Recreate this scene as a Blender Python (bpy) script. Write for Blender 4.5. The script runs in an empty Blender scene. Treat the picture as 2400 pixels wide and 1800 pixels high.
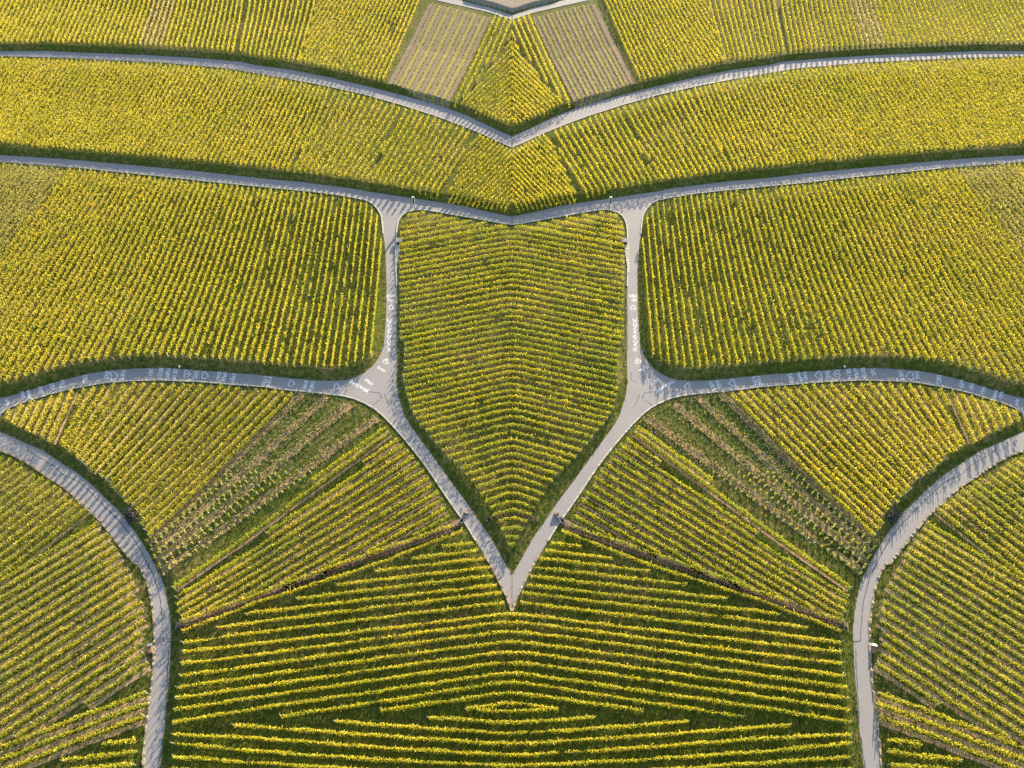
import bpy, bmesh, math, random
import numpy as np
from mathutils import Vector
from mathutils.geometry import tessellate_polygon

RNG = np.random.default_rng(7)
random.seed(7)
scene = bpy.context.scene
COL = scene.collection

# ------------------------------------------------------------------ camera
F = 1600.0                      # focal length, in pixels of the 2400 px wide photograph
CAM_H = 135.6
PITCH = math.atan(2084.0 / F)
cam_d = bpy.data.cameras.new('camera')
cam_d.sensor_fit = 'HORIZONTAL'
cam_d.sensor_width = 36.0
cam_d.lens = 36.0 * F / 2400.0
cam_d.clip_start = 1.0
cam_d.clip_end = 6000.0
cam = bpy.data.objects.new('camera', cam_d)
COL.objects.link(cam)
cam.location = (0, 0, CAM_H)
cam.rotation_euler = (math.pi / 2 - PITCH, 0, 0)
scene.camera = cam
SP, CP = math.sin(PITCH), math.cos(PITCH)


def gp(p, z=0.0):
    """photograph pixels (n,2) -> ground plane points at height z (n,2)"""
    p = np.asarray(p, float).reshape(-1, 2)
    u = (p[:, 0] - 1200.0) / F
    v = (900.0 - p[:, 1]) / F
    t = (CAM_H - z) / (SP - v * CP)
    return np.stack([u * t, (v * SP + CP) * t], 1)


def px_of(x, y, z=0.0):
    d = y * CP - (z - CAM_H) * SP
    v = (y * SP + (z - CAM_H) * CP) / d
    return 1200 + F * x / d, 900 - F * v


def cv(ox, oy, s):
    return lambda *pts: [(ox + a / s, oy + b / s) for a, b in pts]


c1, c2 = cv(0, 0, 3.568), cv(600, 0, 3.568)
c3, c4 = cv(0, 440, 3.4565), cv(600, 440, 3.4565)
c5, c6 = cv(0, 880, 3.4565), cv(600, 880, 3.4565)
c7, c8 = cv(0, 1320, 3.4565), cv(600, 1320, 3.4565)
A3 = cv(780, 0, 5.267)
Z2, Z4 = cv(0, 640, 5.53), cv(350, 640, 6.913)
Z5, Z6 = cv(600, 440, 6.32), cv(600, 680, 5.926)
E1, E2, E3 = cv(0, 1050, 3.1725), cv(0, 1300, 3.1725), cv(0, 1500, 3.1725)

# ------------------------------------------------------------------ road edges (left half, photograph pixels)
R0_up = [(800, -62), (930, -38)] + c2((1690, 0), (1960, 65), (2137, 125))
R0_lo = [(800, -48), (920, -25)] + c2((1500, 0), (1700, 45), (1960, 105), (2137, 165))
R1_up = [(-400, 128), (-150, 121)] + c1((0, 428), (400, 428), (800, 445), (1200, 460), (1700, 490), (2000, 515)) + \
    c2((0, 545), (300, 585), (600, 645), (900, 715), (1200, 790), (1500, 870), (1750, 960), (2000, 1080), (2137, 1140))
R1_lo = [(-400, 142), (-150, 134)] + c1((0, 470), (150, 474), (560, 485), (900, 503), (1300, 520), (1600, 545), (1900, 572)) + \
    c2((0, 612), (300, 664), (600, 722), (900, 790), (1200, 873), (1500, 970), (1700, 1043), (1900, 1125), (2050, 1195), (2137, 1232))
R2_up = [(-400, 338), (-150, 352)] + c1((0, 1298), (500, 1328), (900, 1362), (1300, 1400), (1700, 1437)) + \
    c2((0, 1488), (400, 1525), (800, 1575)) + c4((900, 30), (1200, 75), (1400, 105), (1700, 150), (1900, 200), (2072, 235))
R2_lo = [(-400, 354), (-150, 369)] + c1((0, 1355), (400, 1385), (700, 1408), (1000, 1440), (1400, 1480), (1800, 1525)) + \
    c2((0, 1558), (300, 1588)) + c4((400, 28), (600, 50), (760, 75), (900, 105), (950, 135), (990, 180), (1015, 230), (1025, 300))
STEM_l = c4((1030, 375), (1042, 450), (1052, 600), (1058, 800), (1055, 1000), (1046, 1150), (1034, 1290), (1000, 1370),
            (950, 1440), (880, 1500), (800, 1540), (720, 1560))
R3_up = c4((600, 1565), (500, 1562), (300, 1545), (0, 1515)) + c3((1800, 1495), (1500, 1470), (1300, 1461), (1100, 1465), (900, 1480),
            (750, 1500), (600, 1535), (400, 1590), (250, 1640)) + c5((130, 155), (0, 185)) + [(-60, 955), (-150, 985), (-400, 1060)]
H_edge = c4((2072, 300), (1990, 290), (1800, 255), (1600, 220), (1400, 185), (1300, 180), (1220, 200), (1180, 230), (1155, 270),
            (1142, 320), (1138, 400), (1137, 500), (1136, 640), (1140, 800), (1144, 950), (1143, 1100), (1145, 1300), (1141, 1500), (1136, 1600)) + \
    c6((1140, 60), (1150, 150), (1170, 220), (1200, 320), (1240, 390), (1310, 490), (1400, 610), (1500, 750), (1600, 890),
       (1700, 1020), (1800, 1170), (1900, 1310), (2000, 1490), (2072, 1615))
D_lo = c8((2072, 390), (2030, 270), (1970, 150), (1910, 30)) + c6((1920, 1570), (1850, 1450), (1780, 1340), (1720, 1240), (1690, 1190),
       (1630, 1110), (1560, 1010), (1480, 890), (1380, 740), (1280, 610), (1180, 490), (1100, 400), (1020, 320), (960, 270), (880, 225), (800, 190), (700, 165))
R3_lo = c6((560, 148), (400, 132), (200, 112)) + c5((2143, 92), (1900, 75), (1600, 50), (1300, 38), (1050, 45), (850, 60), (600, 105), (450, 140),
           (300, 185), (200, 215), (120, 245), (60, 272), (20, 305), (0, 340))
R4_up = [(-6, 994)] + c5((0, 455), (100, 500), (220, 555), (350, 610), (500, 710), (640, 800), (760, 900), (870, 1010), (960, 1090), (1020, 1170),
         (1090, 1260), (1150, 1350), (1210, 1450), (1260, 1540), (1290, 1630)) + \
    c7((1290, 70), (1330, 180), (1355, 290), (1375, 400), (1385, 500), (1387, 580), (1382, 700), (1375, 850), (1362, 1000), (1350, 1150),
       (1340, 1300), (1325, 1420), (1310, 1550), (1297, 1659)) + [(368, 1900), (360, 2010)]
R4_lo = [(318, 2010), (328, 1900)] + c7((1170, 1659), (1172, 1550), (1185, 1400), (1198, 1270), (1212, 1160), (1225, 1060), (1240, 930), (1248, 830), (1255, 720),
         (1258, 600), (1255, 480), (1245, 380), (1225, 260), (1205, 170), (1170, 80), (1125, 0)) + \
    c5((1090, 1520), (1020, 1430), (950, 1345), (880, 1250), (800, 1160), (700, 1060), (620, 985), (520, 900), (400, 825), (300, 755),
       (200, 690), (100, 640), (0, 605)) + [(-80, 1040), (-180, 1080), (-400, 1190)]


def W(pl, z=0.0):
    return gp(pl, z)


# ------------------------------------------------------------------ terrain: low banks above the lanes
def seg_dist(P, line):
    """distance of points (n,2) to an open polyline, and signed side of the nearest segment (+ = left of travel)"""
    best = np.full(len(P), 1e18)
    side = np.zeros(len(P))
    for a, b in zip(line[:-1], line[1:]):
        d = b - a
        L2 = d @ d
        if L2 < 1e-9:
            continue
        t = np.clip(((P - a) @ d) / L2, 0, 1)
        q = P - (a + t[:, None] * d)
        dd = (q * q).sum(1)
        s = d[0] * (P[:, 1] - a[1]) - d[1] * (P[:, 0] - a[0])
        m = dd < best
        best[m] = dd[m]
        side[m] = s[m]
    return np.sqrt(best), np.sign(side)


def inside(P, poly):
    x, y = P[:, 0], P[:, 1]
    c = np.zeros(len(P), bool)
    n = len(poly)
    j = n - 1
    for i in range(n):
        xi, yi = poly[i]
        xj, yj = poly[j]
        if yi != yj:
            m = ((yi > y) != (yj > y)) & (x < (xj - xi) * (y - yi) / (yj - yi) + xi)
            c ^= m
        j = i
    return c


NET_px = R2_up + H_edge + D_lo + R3_lo + R4_up + R4_lo + R3_up[::-1] + STEM_l[::-1] + R2_lo[::-1]
NET = W(NET_px)
P_R0 = np.vstack([W(R0_up), W(R0_lo)[::-1]])
P_R1 = np.vstack([W(R1_up), W(R1_lo)[::-1]])
ROAD_POLYS = [P_R0, P_R1, NET]
# upper edges run left to right: the bank lies on their left
BANKS = [(W(R1_up), 1.5, 34.0), (W(R2_up), 1.5, 34.0), (W(R3_up)[::-1], 1.6, 34.0), (W(R0_up), 1.5, 30.0),
         (W(R4_up), 0.9, 16.0), (W(H_edge[16:]), 0.7, 10.0)]


def terrain(P):
    """height of the ground at points (n,2); mirrored about x = 0"""
    Q = np.stack([-np.abs(P[:, 0]), P[:, 1]], 1)
    B = np.zeros(len(Q))
    near = np.full(len(Q), 1e9)
    for line, h, D in BANKS:
        d, s = seg_dist(Q, line)
        B = np.maximum(B, np.where(s > 0, h * np.clip(1 - d / D, 0, 1), 0))
    for poly in ROAD_POLYS:
        ring = np.vstack([poly, poly[:1]])
        ring = ring[~((np.abs(ring[:, 0]) < 0.05) & False)]
        for a, b in zip(ring[:-1], ring[1:]):
            if abs(a[0]) < 0.2 and abs(b[0]) < 0.2:
                continue
            d = b - a
            L2 = d @ d
            if L2 < 1e-9:
                continue
            t = np.clip(((Q - a) @ d) / L2, 0, 1)
            q = Q - (a + t[:, None] * d)
            near = np.minimum(near, (q * q).sum(1))
    near = np.sqrt(near)
    for poly in ROAD_POLYS:
        near[inside(Q, poly)] = 0
    r = np.clip((near - 0.7) / 1.6, 0, 1)
    r = r * r * (3 - 2 * r)
    return B * r


def gpt(p, h=1.15):
    """pixels -> ground points for things whose middle stands h above the local terrain"""
    z = np.full(len(p), h)
    xy = None
    p = np.asarray(p, float).reshape(-1, 2)
    for _ in range(3):
        u = (p[:, 0] - 1200.0) / F
        v = (900.0 - p[:, 1]) / F
        t = (CAM_H - z) / (SP - v * CP)
        xy = np.stack([u * t, (v * SP + CP) * t], 1)
        z = terrain(xy) + h
    return xy


# ------------------------------------------------------------------ materials
def nt(name):
    m = bpy.data.materials.new(name)
    m.use_nodes = True
    t = m.node_tree
    for n in list(t.nodes):
        t.nodes.remove(n)
    out = t.nodes.new('ShaderNodeOutputMaterial')
    return m, t, out


def N(t, typ, **kw):
    n = t.nodes.new(typ)
    for k, v in kw.items():
        if k.startswith('i_'):
            n.inputs[k[2:]].default_value = v
        else:
            setattr(n, k, v)
    return n


def noise(t, vec, scale, detail=4, rough=0.6):
    n = N(t, 'ShaderNodeTexNoise')
    n.inputs['Scale'].default_value = scale
    n.inputs['Detail'].default_value = detail
    n.inputs['Roughness'].default_value = rough
    t.links.new(vec, n.inputs['Vector'])
    return n.outputs['Fac']


def ramp(t, fac, stops):
    r = N(t, 'ShaderNodeValToRGB')
    e = r.color_ramp.elements
    e[0].position, e[0].color = stops[0][0], (*stops[0][1], 1)
    e[1].position, e[1].color = stops[-1][0], (*stops[-1][1], 1)
    for p, c in stops[1:-1]:
        k = e.new(p)
        k.color = (*c, 1)
    t.links.new(fac, r.inputs['Fac'])
    return r.outputs['Color']


def math_n(t, op, a, b=None, clamp=False):
    n = N(t, 'ShaderNodeMath', operation=op, use_clamp=clamp)
    for i, v in enumerate((a, b)):
        if v is None:
            continue
        if isinstance(v, (int, float)):
            n.inputs[i].default_value = v
        else:
            t.links.new(v, n.inputs[i])
    return n.outputs[0]


def mixc(t, fac, a, b, mode='MIX'):
    n = N(t, 'ShaderNodeMix', data_type='RGBA', blend_type=mode)
    for i, v in ((0, fac), (6, a), (7, b)):
        if isinstance(v, (int, float)):
            n.inputs[i].default_value = v
        elif isinstance(v, tuple):
            n.inputs[i].default_value = (*v, 1)
        else:
            t.links.new(v, n.inputs[i])
    return n.outputs[2]


def pos(t):
    return N(t, 'ShaderNodeNewGeometry').outputs['Position']


def leaf_mat(name, stops, transl=0.45, shift=0.0):
    m, t, out = nt(name)
    at = N(t, 'ShaderNodeAttribute', attribute_name='tint').outputs['Fac']
    p = pos(t)
    big = noise(t, p, 0.035, 3)
    mid = noise(t, p, 0.35, 3)
    f = math_n(t, 'ADD', at, math_n(t, 'MULTIPLY', math_n(t, 'SUBTRACT', big, 0.5), 0.7))
    f = math_n(t, 'ADD', f, math_n(t, 'MULTIPLY', math_n(t, 'SUBTRACT', mid, 0.5), 0.55))
    f = math_n(t, 'ADD', f, shift, True)
    c = mixc(t, math_n(t, 'LESS_THAN', at, -4.0), ramp(t, f, stops), (0.09, 0.06, 0.04))
    d = N(t, 'ShaderNodeBsdfPrincipled')
    d.inputs['Roughness'].default_value = 0.55
    d.inputs['Specular IOR Level'].default_value = 0.25
    t.links.new(c, d.inputs['Base Color'])
    tr = N(t, 'ShaderNodeBsdfTranslucent')
    t.links.new(mixc(t, 1.0, c, (1.2, 1.2, 0.8), 'MULTIPLY'), tr.inputs['Color'])
    mx = N(t, 'ShaderNodeMixShader')
    mx.inputs[0].default_value = transl
    t.links.new(d.outputs[0], mx.inputs[1])
    t.links.new(tr.outputs[0], mx.inputs[2])
    t.links.new(mx.outputs[0], out.inputs['Surface'])
    return m


GREEN = (0.18, 0.25, 0.03)
LIME = (0.44, 0.43, 0.035)
YELL = (0.64, 0.55, 0.045)
GOLD = (0.68, 0.55, 0.065)
ORNG = (0.52, 0.34, 0.08)
MAT = {}
MAT['yellow'] = leaf_mat('vine_leaves_yellow', [(0.0, GREEN), (0.25, LIME), (0.5, YELL), (0.9, GOLD), (1.0, ORNG)], transl=0.42, shift=0.03)
MAT['green'] = leaf_mat('vine_leaves_green', [(0.0, GREEN), (0.22, (0.30, 0.37, 0.04)), (0.45, LIME), (0.72, YELL), (1.0, GOLD)], transl=0.42)
MAT['olive'] = leaf_mat('vine_leaves_olive', [(0.0, (0.30, 0.29, 0.07)), (0.5, (0.52, 0.46, 0.12)), (1.0, (0.62, 0.52, 0.18))])
MAT['tan'] = leaf_mat('vine_leaves_tan', [(0.0, (0.42, 0.36, 0.12)), (0.5, (0.62, 0.51, 0.22)), (1.0, (0.62, 0.46, 0.22))])
MAT['young'] = leaf_mat('young_vine_leaves', [(0.0, (0.22, 0.22, 0.05)), (0.5, (0.42, 0.36, 0.12)), (1.0, (0.55, 0.44, 0.2))])
MAT['weed'] = leaf_mat('weed_leaves', [(0.0, (0.20, 0.22, 0.10)), (0.45, (0.36, 0.36, 0.15)), (0.75, (0.46, 0.40, 0.18)), (1.0, (0.44, 0.30, 0.18))], transl=0.3)
MAT['grass'] = leaf_mat('grass_blades', [(0.0, (0.03, 0.065, 0.010)), (0.5, (0.06, 0.11, 0.015)), (0.85, (0.14, 0.16, 0.025)), (1.0, (0.28, 0.22, 0.08))], transl=0.35)
MAT['twig'] = leaf_mat('dead_twigs', [(0.0, (0.03, 0.03, 0.025)), (0.6, (0.09, 0.08, 0.06)), (1.0, (0.28, 0.26, 0.22))], transl=0.0)


def simple(name, col, rough=0.8, var=0.25, scale=3.0, metal=0.0, bump=0.0):
    m, t, out = nt(name)
    p = pos(t)
    n = noise(t, p, scale, 5)
    lo = tuple(max(0, c * (1 - var)) for c in col)
    hi = tuple(c * (1 + var) for c in col)
    c = ramp(t, n, [(0.25, lo), (0.75, hi)])
    d = N(t, 'ShaderNodeBsdfPrincipled')
    d.inputs['Roughness'].default_value = rough
    d.inputs['Metallic'].default_value = metal
    t.links.new(c, d.inputs['Base Color'])
    if bump:
        b = N(t, 'ShaderNodeBump')
        b.inputs['Strength'].default_value = bump
        t.links.new(n, b.inputs['Height'])
        t.links.new(b.outputs[0], d.inputs['Normal'])
    t.links.new(d.outputs[0], out.inputs['Surface'])
    return m


def ground_mat():
    m, t, out = nt('vineyard_ground')
    p = pos(t)
    dry_shade = N(t, 'ShaderNodeAttribute', attribute_name='dry_shade').outputs['Fac']  # share of soil over grass; low values also paint in row shade
    n1 = noise(t, p, 0.06, 4)
    n2 = noise(t, p, 0.9, 5, 0.65)
    n3 = noise(t, p, 5.0, 4, 0.7)
    g = ramp(t, n2, [(0.25, (0.028, 0.052, 0.008)), (0.5, (0.075, 0.095, 0.010)), (0.75, (0.19, 0.17, 0.015))])
    g = mixc(t, math_n(t, 'MULTIPLY', n3, 0.4), g, (0.12, 0.13, 0.03))
    s = ramp(t, n2, [(0.2, (0.14, 0.105, 0.04)), (0.5, (0.25, 0.18, 0.065)), (0.8, (0.36, 0.25, 0.095))])
    s = mixc(t, math_n(t, 'MULTIPLY', n3, 0.6), s, (0.14, 0.13, 0.06))
    f = math_n(t, 'ADD', dry_shade, math_n(t, 'MULTIPLY', math_n(t, 'SUBTRACT', n1, 0.5), 1.0))
    f = math_n(t, 'ADD', f, math_n(t, 'MULTIPLY', math_n(t, 'SUBTRACT', n2, 0.5), 1.1))
    f = math_n(t, 'MULTIPLY', math_n(t, 'SUBTRACT', f, 0.28), 2.4, True)
    c = mixc(t, f, g, s)
    d = N(t, 'ShaderNodeBsdfPrincipled')
    d.inputs['Roughness'].default_value = 0.95
    d.inputs['Specular IOR Level'].default_value = 0.1
    t.links.new(c, d.inputs['Base Color'])
    b = N(t, 'ShaderNodeBump')
    b.inputs['Strength'].default_value = 1.0
    b.inputs['Distance'].default_value = 0.25
    t.links.new(math_n(t, 'ADD', n2, math_n(t, 'MULTIPLY', n3, 0.5)), b.inputs['Height'])
    t.links.new(b.outputs[0], d.inputs['Normal'])
    t.links.new(d.outputs[0], out.inputs['Surface'])
    return m


def soil_mat(name, a, b, grass, cover):
    """bare soil whose ragged edges are overgrown: grass breaks it up by noise"""
    m, t, out = nt(name)
    p = pos(t)
    n2 = noise(t, p, 0.8, 5, 0.7)
    n3 = noise(t, p, 4.0, 4, 0.7)
    s = ramp(t, n3, [(0.3, a), (0.7, b)])
    f = math_n(t, 'MULTIPLY', math_n(t, 'SUBTRACT', n2, 1.0 - cover), 7.0, True)
    c = mixc(t, f, s, ramp(t, n3, [(0.3, tuple(v * 0.6 for v in grass)), (0.7, grass)]))
    d = N(t, 'ShaderNodeBsdfPrincipled')
    d.inputs['Roughness'].default_value = 0.95
    d.inputs['Specular IOR Level'].default_value = 0.1
    t.links.new(c, d.inputs['Base Color'])
    bm = N(t, 'ShaderNodeBump')
    bm.inputs['Strength'].default_value = 0.9
    bm.inputs['Distance'].default_value = 0.135
    t.links.new(n3, bm.inputs['Height'])
    t.links.new(bm.outputs[0], d.inputs['Normal'])
    t.links.new(d.outputs[0], out.inputs['Surface'])
    return m


def road_mat():
    m, t, out = nt('concrete_lane')
    p = pos(t)
    n1 = noise(t, p, 0.12, 4)
    n2 = noise(t, p, 1.2, 5, 0.65)
    n3 = noise(t, p, 9.0, 3, 0.7)
    c = ramp(t, n1, [(0.3, (0.245, 0.222, 0.212)), (0.7, (0.295, 0.265, 0.25))])
    c = mixc(t, math_n(t, 'MULTIPLY', n2, 0.45), c, (0.27, 0.27, 0.27))
    st = math_n(t, 'MULTIPLY', math_n(t, 'SUBTRACT', noise(t, p, 0.5, 6, 0.75), 0.56), 5.0, True)
    c = mixc(t, math_n(t, 'MULTIPLY', st, 0.35), c, (0.25, 0.24, 0.22))
    c = mixc(t, math_n(t, 'MULTIPLY', n3, 0.08), c, (0.40, 0.37, 0.35))
    d = N(t, 'ShaderNodeBsdfPrincipled')
    d.inputs['Roughness'].default_value = 0.85
    t.links.new(c, d.inputs['Base Color'])
    b = N(t, 'ShaderNodeBump')
    b.inputs['Strength'].default_value = 0.08
    b.inputs['Distance'].default_value = 0.01
    t.links.new(n3, b.inputs['Height'])
    t.links.new(b.outputs[0], d.inputs['Normal'])
    t.links.new(d.outputs[0], out.inputs['Surface'])
    return m


MAT['ground'] = ground_mat()
MAT['road'] = road_mat()
MAT['crack'] = simple('tar_crack', (0.07, 0.07, 0.075), var=0.4)
MAT['chalk'] = simple('white_chalk_paint', (0.66, 0.66, 0.65), 0.9, 0.12, 6.0)
MAT['kerb'] = simple('pale_kerb_concrete', (0.46, 0.43, 0.36), 0.85, 0.3, 1.2, bump=0.3)
MAT['stone'] = simple('rubble_stone', (0.30, 0.24, 0.17), 0.9, 0.5, 2.2, bump=0.6)
MAT['concrete'] = simple('grey_concrete', (0.21, 0.21, 0.21), 0.85, 0.25, 2.0, bump=0.3)
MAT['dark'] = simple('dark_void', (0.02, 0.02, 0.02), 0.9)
MAT['wood'] = simple('weathered_wood', (0.24, 0.15, 0.10), 0.85, 0.35, 4.0, bump=0.3)
MAT['post'] = simple('grey_wood_post', (0.46, 0.42, 0.36), 0.85, 0.3, 5.0)
MAT['steel'] = simple('galvanised_steel', (0.26, 0.27, 0.28), 0.45, 0.2, 6.0, metal=0.6)
MAT['rust'] = simple('rusty_rail_steel', (0.09, 0.06, 0.045), 0.75, 0.4, 4.0, metal=0.2)
MAT['white'] = simple('white_panel_paint', (0.80, 0.80, 0.79), 0.5, 0.05)
MAT['black'] = simple('black_panel', (0.03, 0.03, 0.035), 0.5, 0.2)
MAT['tube'] = simple('pale_plastic_tube', (0.62, 0.66, 0.58), 0.6, 0.2, 5.0)
MAT['skin'] = simple('skin', (0.55, 0.36, 0.27), 0.6, 0.06)
MAT['hair'] = simple('brown_hair', (0.06, 0.04, 0.03), 0.7, 0.2)
MAT['shirt'] = simple('white_shirt', (0.78, 0.77, 0.74), 0.85, 0.06)
MAT['trousers'] = simple('dark_trousers', (0.035, 0.04, 0.055), 0.85, 0.2)
MAT['jacket'] = simple('dark_jacket', (0.03, 0.033, 0.04), 0.85, 0.2)
MAT['fur'] = simple('black_fur', (0.015, 0.014, 0.014), 0.8, 0.3, 20)
MAT['soil_tan'] = soil_mat('tan_soil', (0.38, 0.25, 0.125), (0.55, 0.38, 0.20), (0.16, 0.20, 0.03), 0.42)
MAT['soil_red'] = soil_mat('reddish_soil', (0.26, 0.16, 0.10), (0.40, 0.26, 0.17), (0.13, 0.17, 0.03), 0.42)
MAT['soil_brown'] = soil_mat('brown_tilled_soil', (0.18, 0.135, 0.09), (0.28, 0.215, 0.15), (0.20, 0.21, 0.07), 0.36)
MAT['soil_weedy'] = soil_mat('weedy_soil', (0.29, 0.19, 0.10), (0.42, 0.28, 0.15), (0.24, 0.25, 0.07), 0.47)
MAT['soil_olive'] = soil_mat('olive_stubble', (0.24, 0.21, 0.075), (0.34, 0.30, 0.10), (0.26, 0.26, 0.07), 0.5)
MAT['fallow'] = soil_mat('grey_fallow_soil', (0.20, 0.165, 0.135), (0.31, 0.26, 0.21), (0.20, 0.19, 0.08), 0.48)

# ------------------------------------------------------------------ object helpers
def add(name, me, parent=None, mats=()):
    o = bpy.data.objects.new(name, me)
    COL.objects.link(o)
    if parent is not None:
        o.parent = parent
    for m in mats:
        me.materials.append(MAT[m])
    return o


def tag(o, label=None, cat=None, group=None, kind=None):
    if label: o['label'] = label
    if cat: o['category'] = cat
    if group: o['group'] = group
    if kind: o['kind'] = kind
    return o


def mesh_np(name, V, nf, corners=4):
    """quads / tris stored one after another"""
    me = bpy.data.meshes.new(name)
    V = np.ascontiguousarray(V, np.float32).reshape(-1, 3)
    me.vertices.add(len(V))
    me.vertices.foreach_set('co', V.ravel())
    me.loops.add(nf * corners)
    me.loops.foreach_set('vertex_index', np.arange(nf * corners, dtype=np.int32))
    me.polygons.add(nf)
    me.polygons.foreach_set('loop_start', np.arange(0, nf * corners, corners, dtype=np.int32))
    me.update(calc_edges=True)
    return me


def poly_mesh(name, polys, z):
    """flat polygons (list of (n,2) arrays), tessellated"""
    vs, fs = [], []
    for P in polys:
        b = len(vs)
        pts = [Vector((p[0], p[1], 0)) for p in P]
        vs += [(p[0], p[1], z) for p in P]
        for tri in tessellate_polygon([pts]):
            a, bb, c = tri
            n = (pts[bb] - pts[a]).cross(pts[c] - pts[a]).z
            fs.append((a + b, bb + b, c + b) if n > 0 else (a + b, c + b, bb + b))
    me = bpy.data.meshes.new(name)
    me.from_pydata(vs, [], fs)
    me.update()
    return me


def mirror(P):
    return np.stack([-P[:, 0], P[:, 1]], 1)


def box_bm(bm, sx, sy, sz, c=(0, 0, 0), rot=0.0, bevel=0.0, taper=1.0, tilt=0.0):
    from mathutils import Matrix
    M = Matrix.Translation(c) @ Matrix.Rotation(rot, 4, 'Z') @ Matrix.Rotation(tilt, 4, 'X')
    r = bmesh.ops.create_cube(bm, size=1.0)
    for v in r['verts']:
        k = taper if v.co.z > 0 else 1.0
        v.co = Vector((v.co.x * sx * k, v.co.y * sy * k, v.co.z * sz))
    if bevel:
        es = list({e for v in r['verts'] for e in v.link_edges})
        g = bmesh.ops.bevel(bm, geom=es, offset=bevel, segments=2, affect='EDGES', profile=0.5)
        vs = g['verts'] + [v for v in r['verts'] if v.is_valid]
        vs = list({v for f in g['faces'] for v in f.verts} | {v for v in vs if v.is_valid})
    else:
        vs = r['verts']
    # collect the whole island
    seen, st = set(vs), list(vs)
    while st:
        v = st.pop()
        for e in v.link_edges:
            o = e.other_vert(v)
            if o not in seen:
                seen.add(o)
                st.append(o)
    for v in seen:
        v.co = M @ v.co


def bm_mesh(name, bm):
    me = bpy.data.meshes.new(name)
    bm.to_mesh(me)
    bm.free()
    return me


def boxes(name, lst):
    bm = bmesh.new()
    for b in lst:
        box_bm(bm, **b)
    return bm_mesh(name, bm)


def cyl_mesh(name, r0, r1, h, n=8, z0=0.0):
    bm = bmesh.new()
    bmesh.ops.create_cone(bm, cap_ends=True, segments=n, radius1=r0, radius2=r1, depth=h)
    for v in bm.verts:
        v.co.z += h / 2 + z0
    return bm_mesh(name, bm)


# ------------------------------------------------------------------ ground sheet
def axis(lo, hi, step, far):
    a = np.arange(lo, hi + step, step)
    l = lo - np.geomspace(4, far, 9)[::-1]
    r = hi + np.geomspace(4, far, 9)
    return np.concatenate([l, a, r])


gx = axis(-196, 196, 0.8, 2500)
gx = np.concatenate([gx[gx < -0.3], [0.0], gx[gx > 0.3]])
gy = axis(12, 318, 0.8, 2500)
GX, GY = np.meshgrid(gx, gy)
GP = np.stack([GX.ravel(), GY.ravel()], 1)
nx, ny = len(gx), len(gy)
_ux = np.arange(-196, 0.4, 0.8)
_uy = np.arange(12, 318.4, 0.8)
_UX, _UY = np.meshgrid(_ux, _uy)
_UZ = terrain(np.stack([_UX.ravel(), _UY.ravel()], 1)).reshape(len(_uy), len(_ux))


def terrain(P):
    """the same heights, looked up in the grid"""
    a = np.clip((-np.abs(P[:, 0]) + 196) / 0.8, 0, len(_ux) - 1.001)
    b = np.clip((P[:, 1] - 12) / 0.8, 0, len(_uy) - 1.001)
    i, j = a.astype(int), b.astype(int)
    u, v = a - i, b - j
    return (_UZ[j, i] * (1 - u) * (1 - v) + _UZ[j, i + 1] * u * (1 - v) + _UZ[j + 1, i] * (1 - u) * v + _UZ[j + 1, i + 1] * u * v)


GZ = terrain(GP)
idx = np.arange(nx * ny).reshape(ny, nx)
quads = np.stack([idx[:-1, :-1], idx[:-1, 1:], idx[1:, 1:], idx[1:, :-1]], -1).reshape(-1, 4)
gme = bpy.data.meshes.new('ground')
gme.vertices.add(nx * ny)
und = 0.05 * (np.sin(GP[:, 0] * 0.9 + np.sin(GP[:, 1] * 0.7) * 2) * np.cos(GP[:, 1] * 1.1))
gme.vertices.foreach_set('co', np.stack([GP[:, 0], GP[:, 1], GZ + np.where(GZ > 0.1, und, 0)], 1).astype(np.float32).ravel())
gme.loops.add(len(quads) * 4)
gme.loops.foreach_set('vertex_index', quads.astype(np.int32).ravel())
gme.polygons.add(len(quads))
gme.polygons.foreach_set('loop_start', np.arange(0, len(quads) * 4, 4, dtype=np.int32))
gme.polygons.foreach_set('use_smooth', np.ones(len(quads), bool))
gme.update(calc_edges=True)
ground = add('ground', gme, None, ['ground'])
tag(ground, kind='structure')

# ------------------------------------------------------------------ roads
ROAD_Z = 0.03


def two(P):
    return [P, mirror(P)]


road_top = tag(add('road', poly_mesh('road', two(P_R0), ROAD_Z), None, ['road']), kind='structure')
road_mid = tag(add('road', poly_mesh('road', two(P_R1), ROAD_Z), None, ['road']), kind='structure')
road_net = tag(add('road', poly_mesh('road', two(NET), ROAD_Z), None, ['road']), kind='structure')


def ribbon(pts, w, z, wob=0.0):
    """flat strip along ground points (n,2); returns quads (m,4,3)"""
    P = np.asarray(pts, float)
    d = np.gradient(P, axis=0)
    n = np.stack([-d[:, 1], d[:, 0]], 1)
    n /= np.linalg.norm(n, axis=1)[:, None] + 1e-9
    ww = w * (1 + wob * RNG.uniform(-1, 1, len(P)))[:, None] / 2
    a, b = P - n * ww, P + n * ww
    zz = np.broadcast_to(z, (len(P),))
    A = np.concatenate([a, zz[:, None]], 1)
    B = np.concatenate([b, zz[:, None]], 1)
    q = np.stack([A[:-1], A[1:], B[1:], B[:-1]], 1)
    return q


def resample(P, step):
    P = np.asarray(P, float)
    L = np.concatenate([[0], np.cumsum(np.linalg.norm(np.diff(P, axis=0), axis=1))])
    n = max(2, int(L[-1] / step) + 1)
    s = np.linspace(0, L[-1], n)
    return np.stack([np.interp(s, L, P[:, 0]), np.interp(s, L, P[:, 1])], 1)


def flipq(q):
    m = q.copy()
    m[..., 0] *= -1
    return m[:, ::-1]


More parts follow.
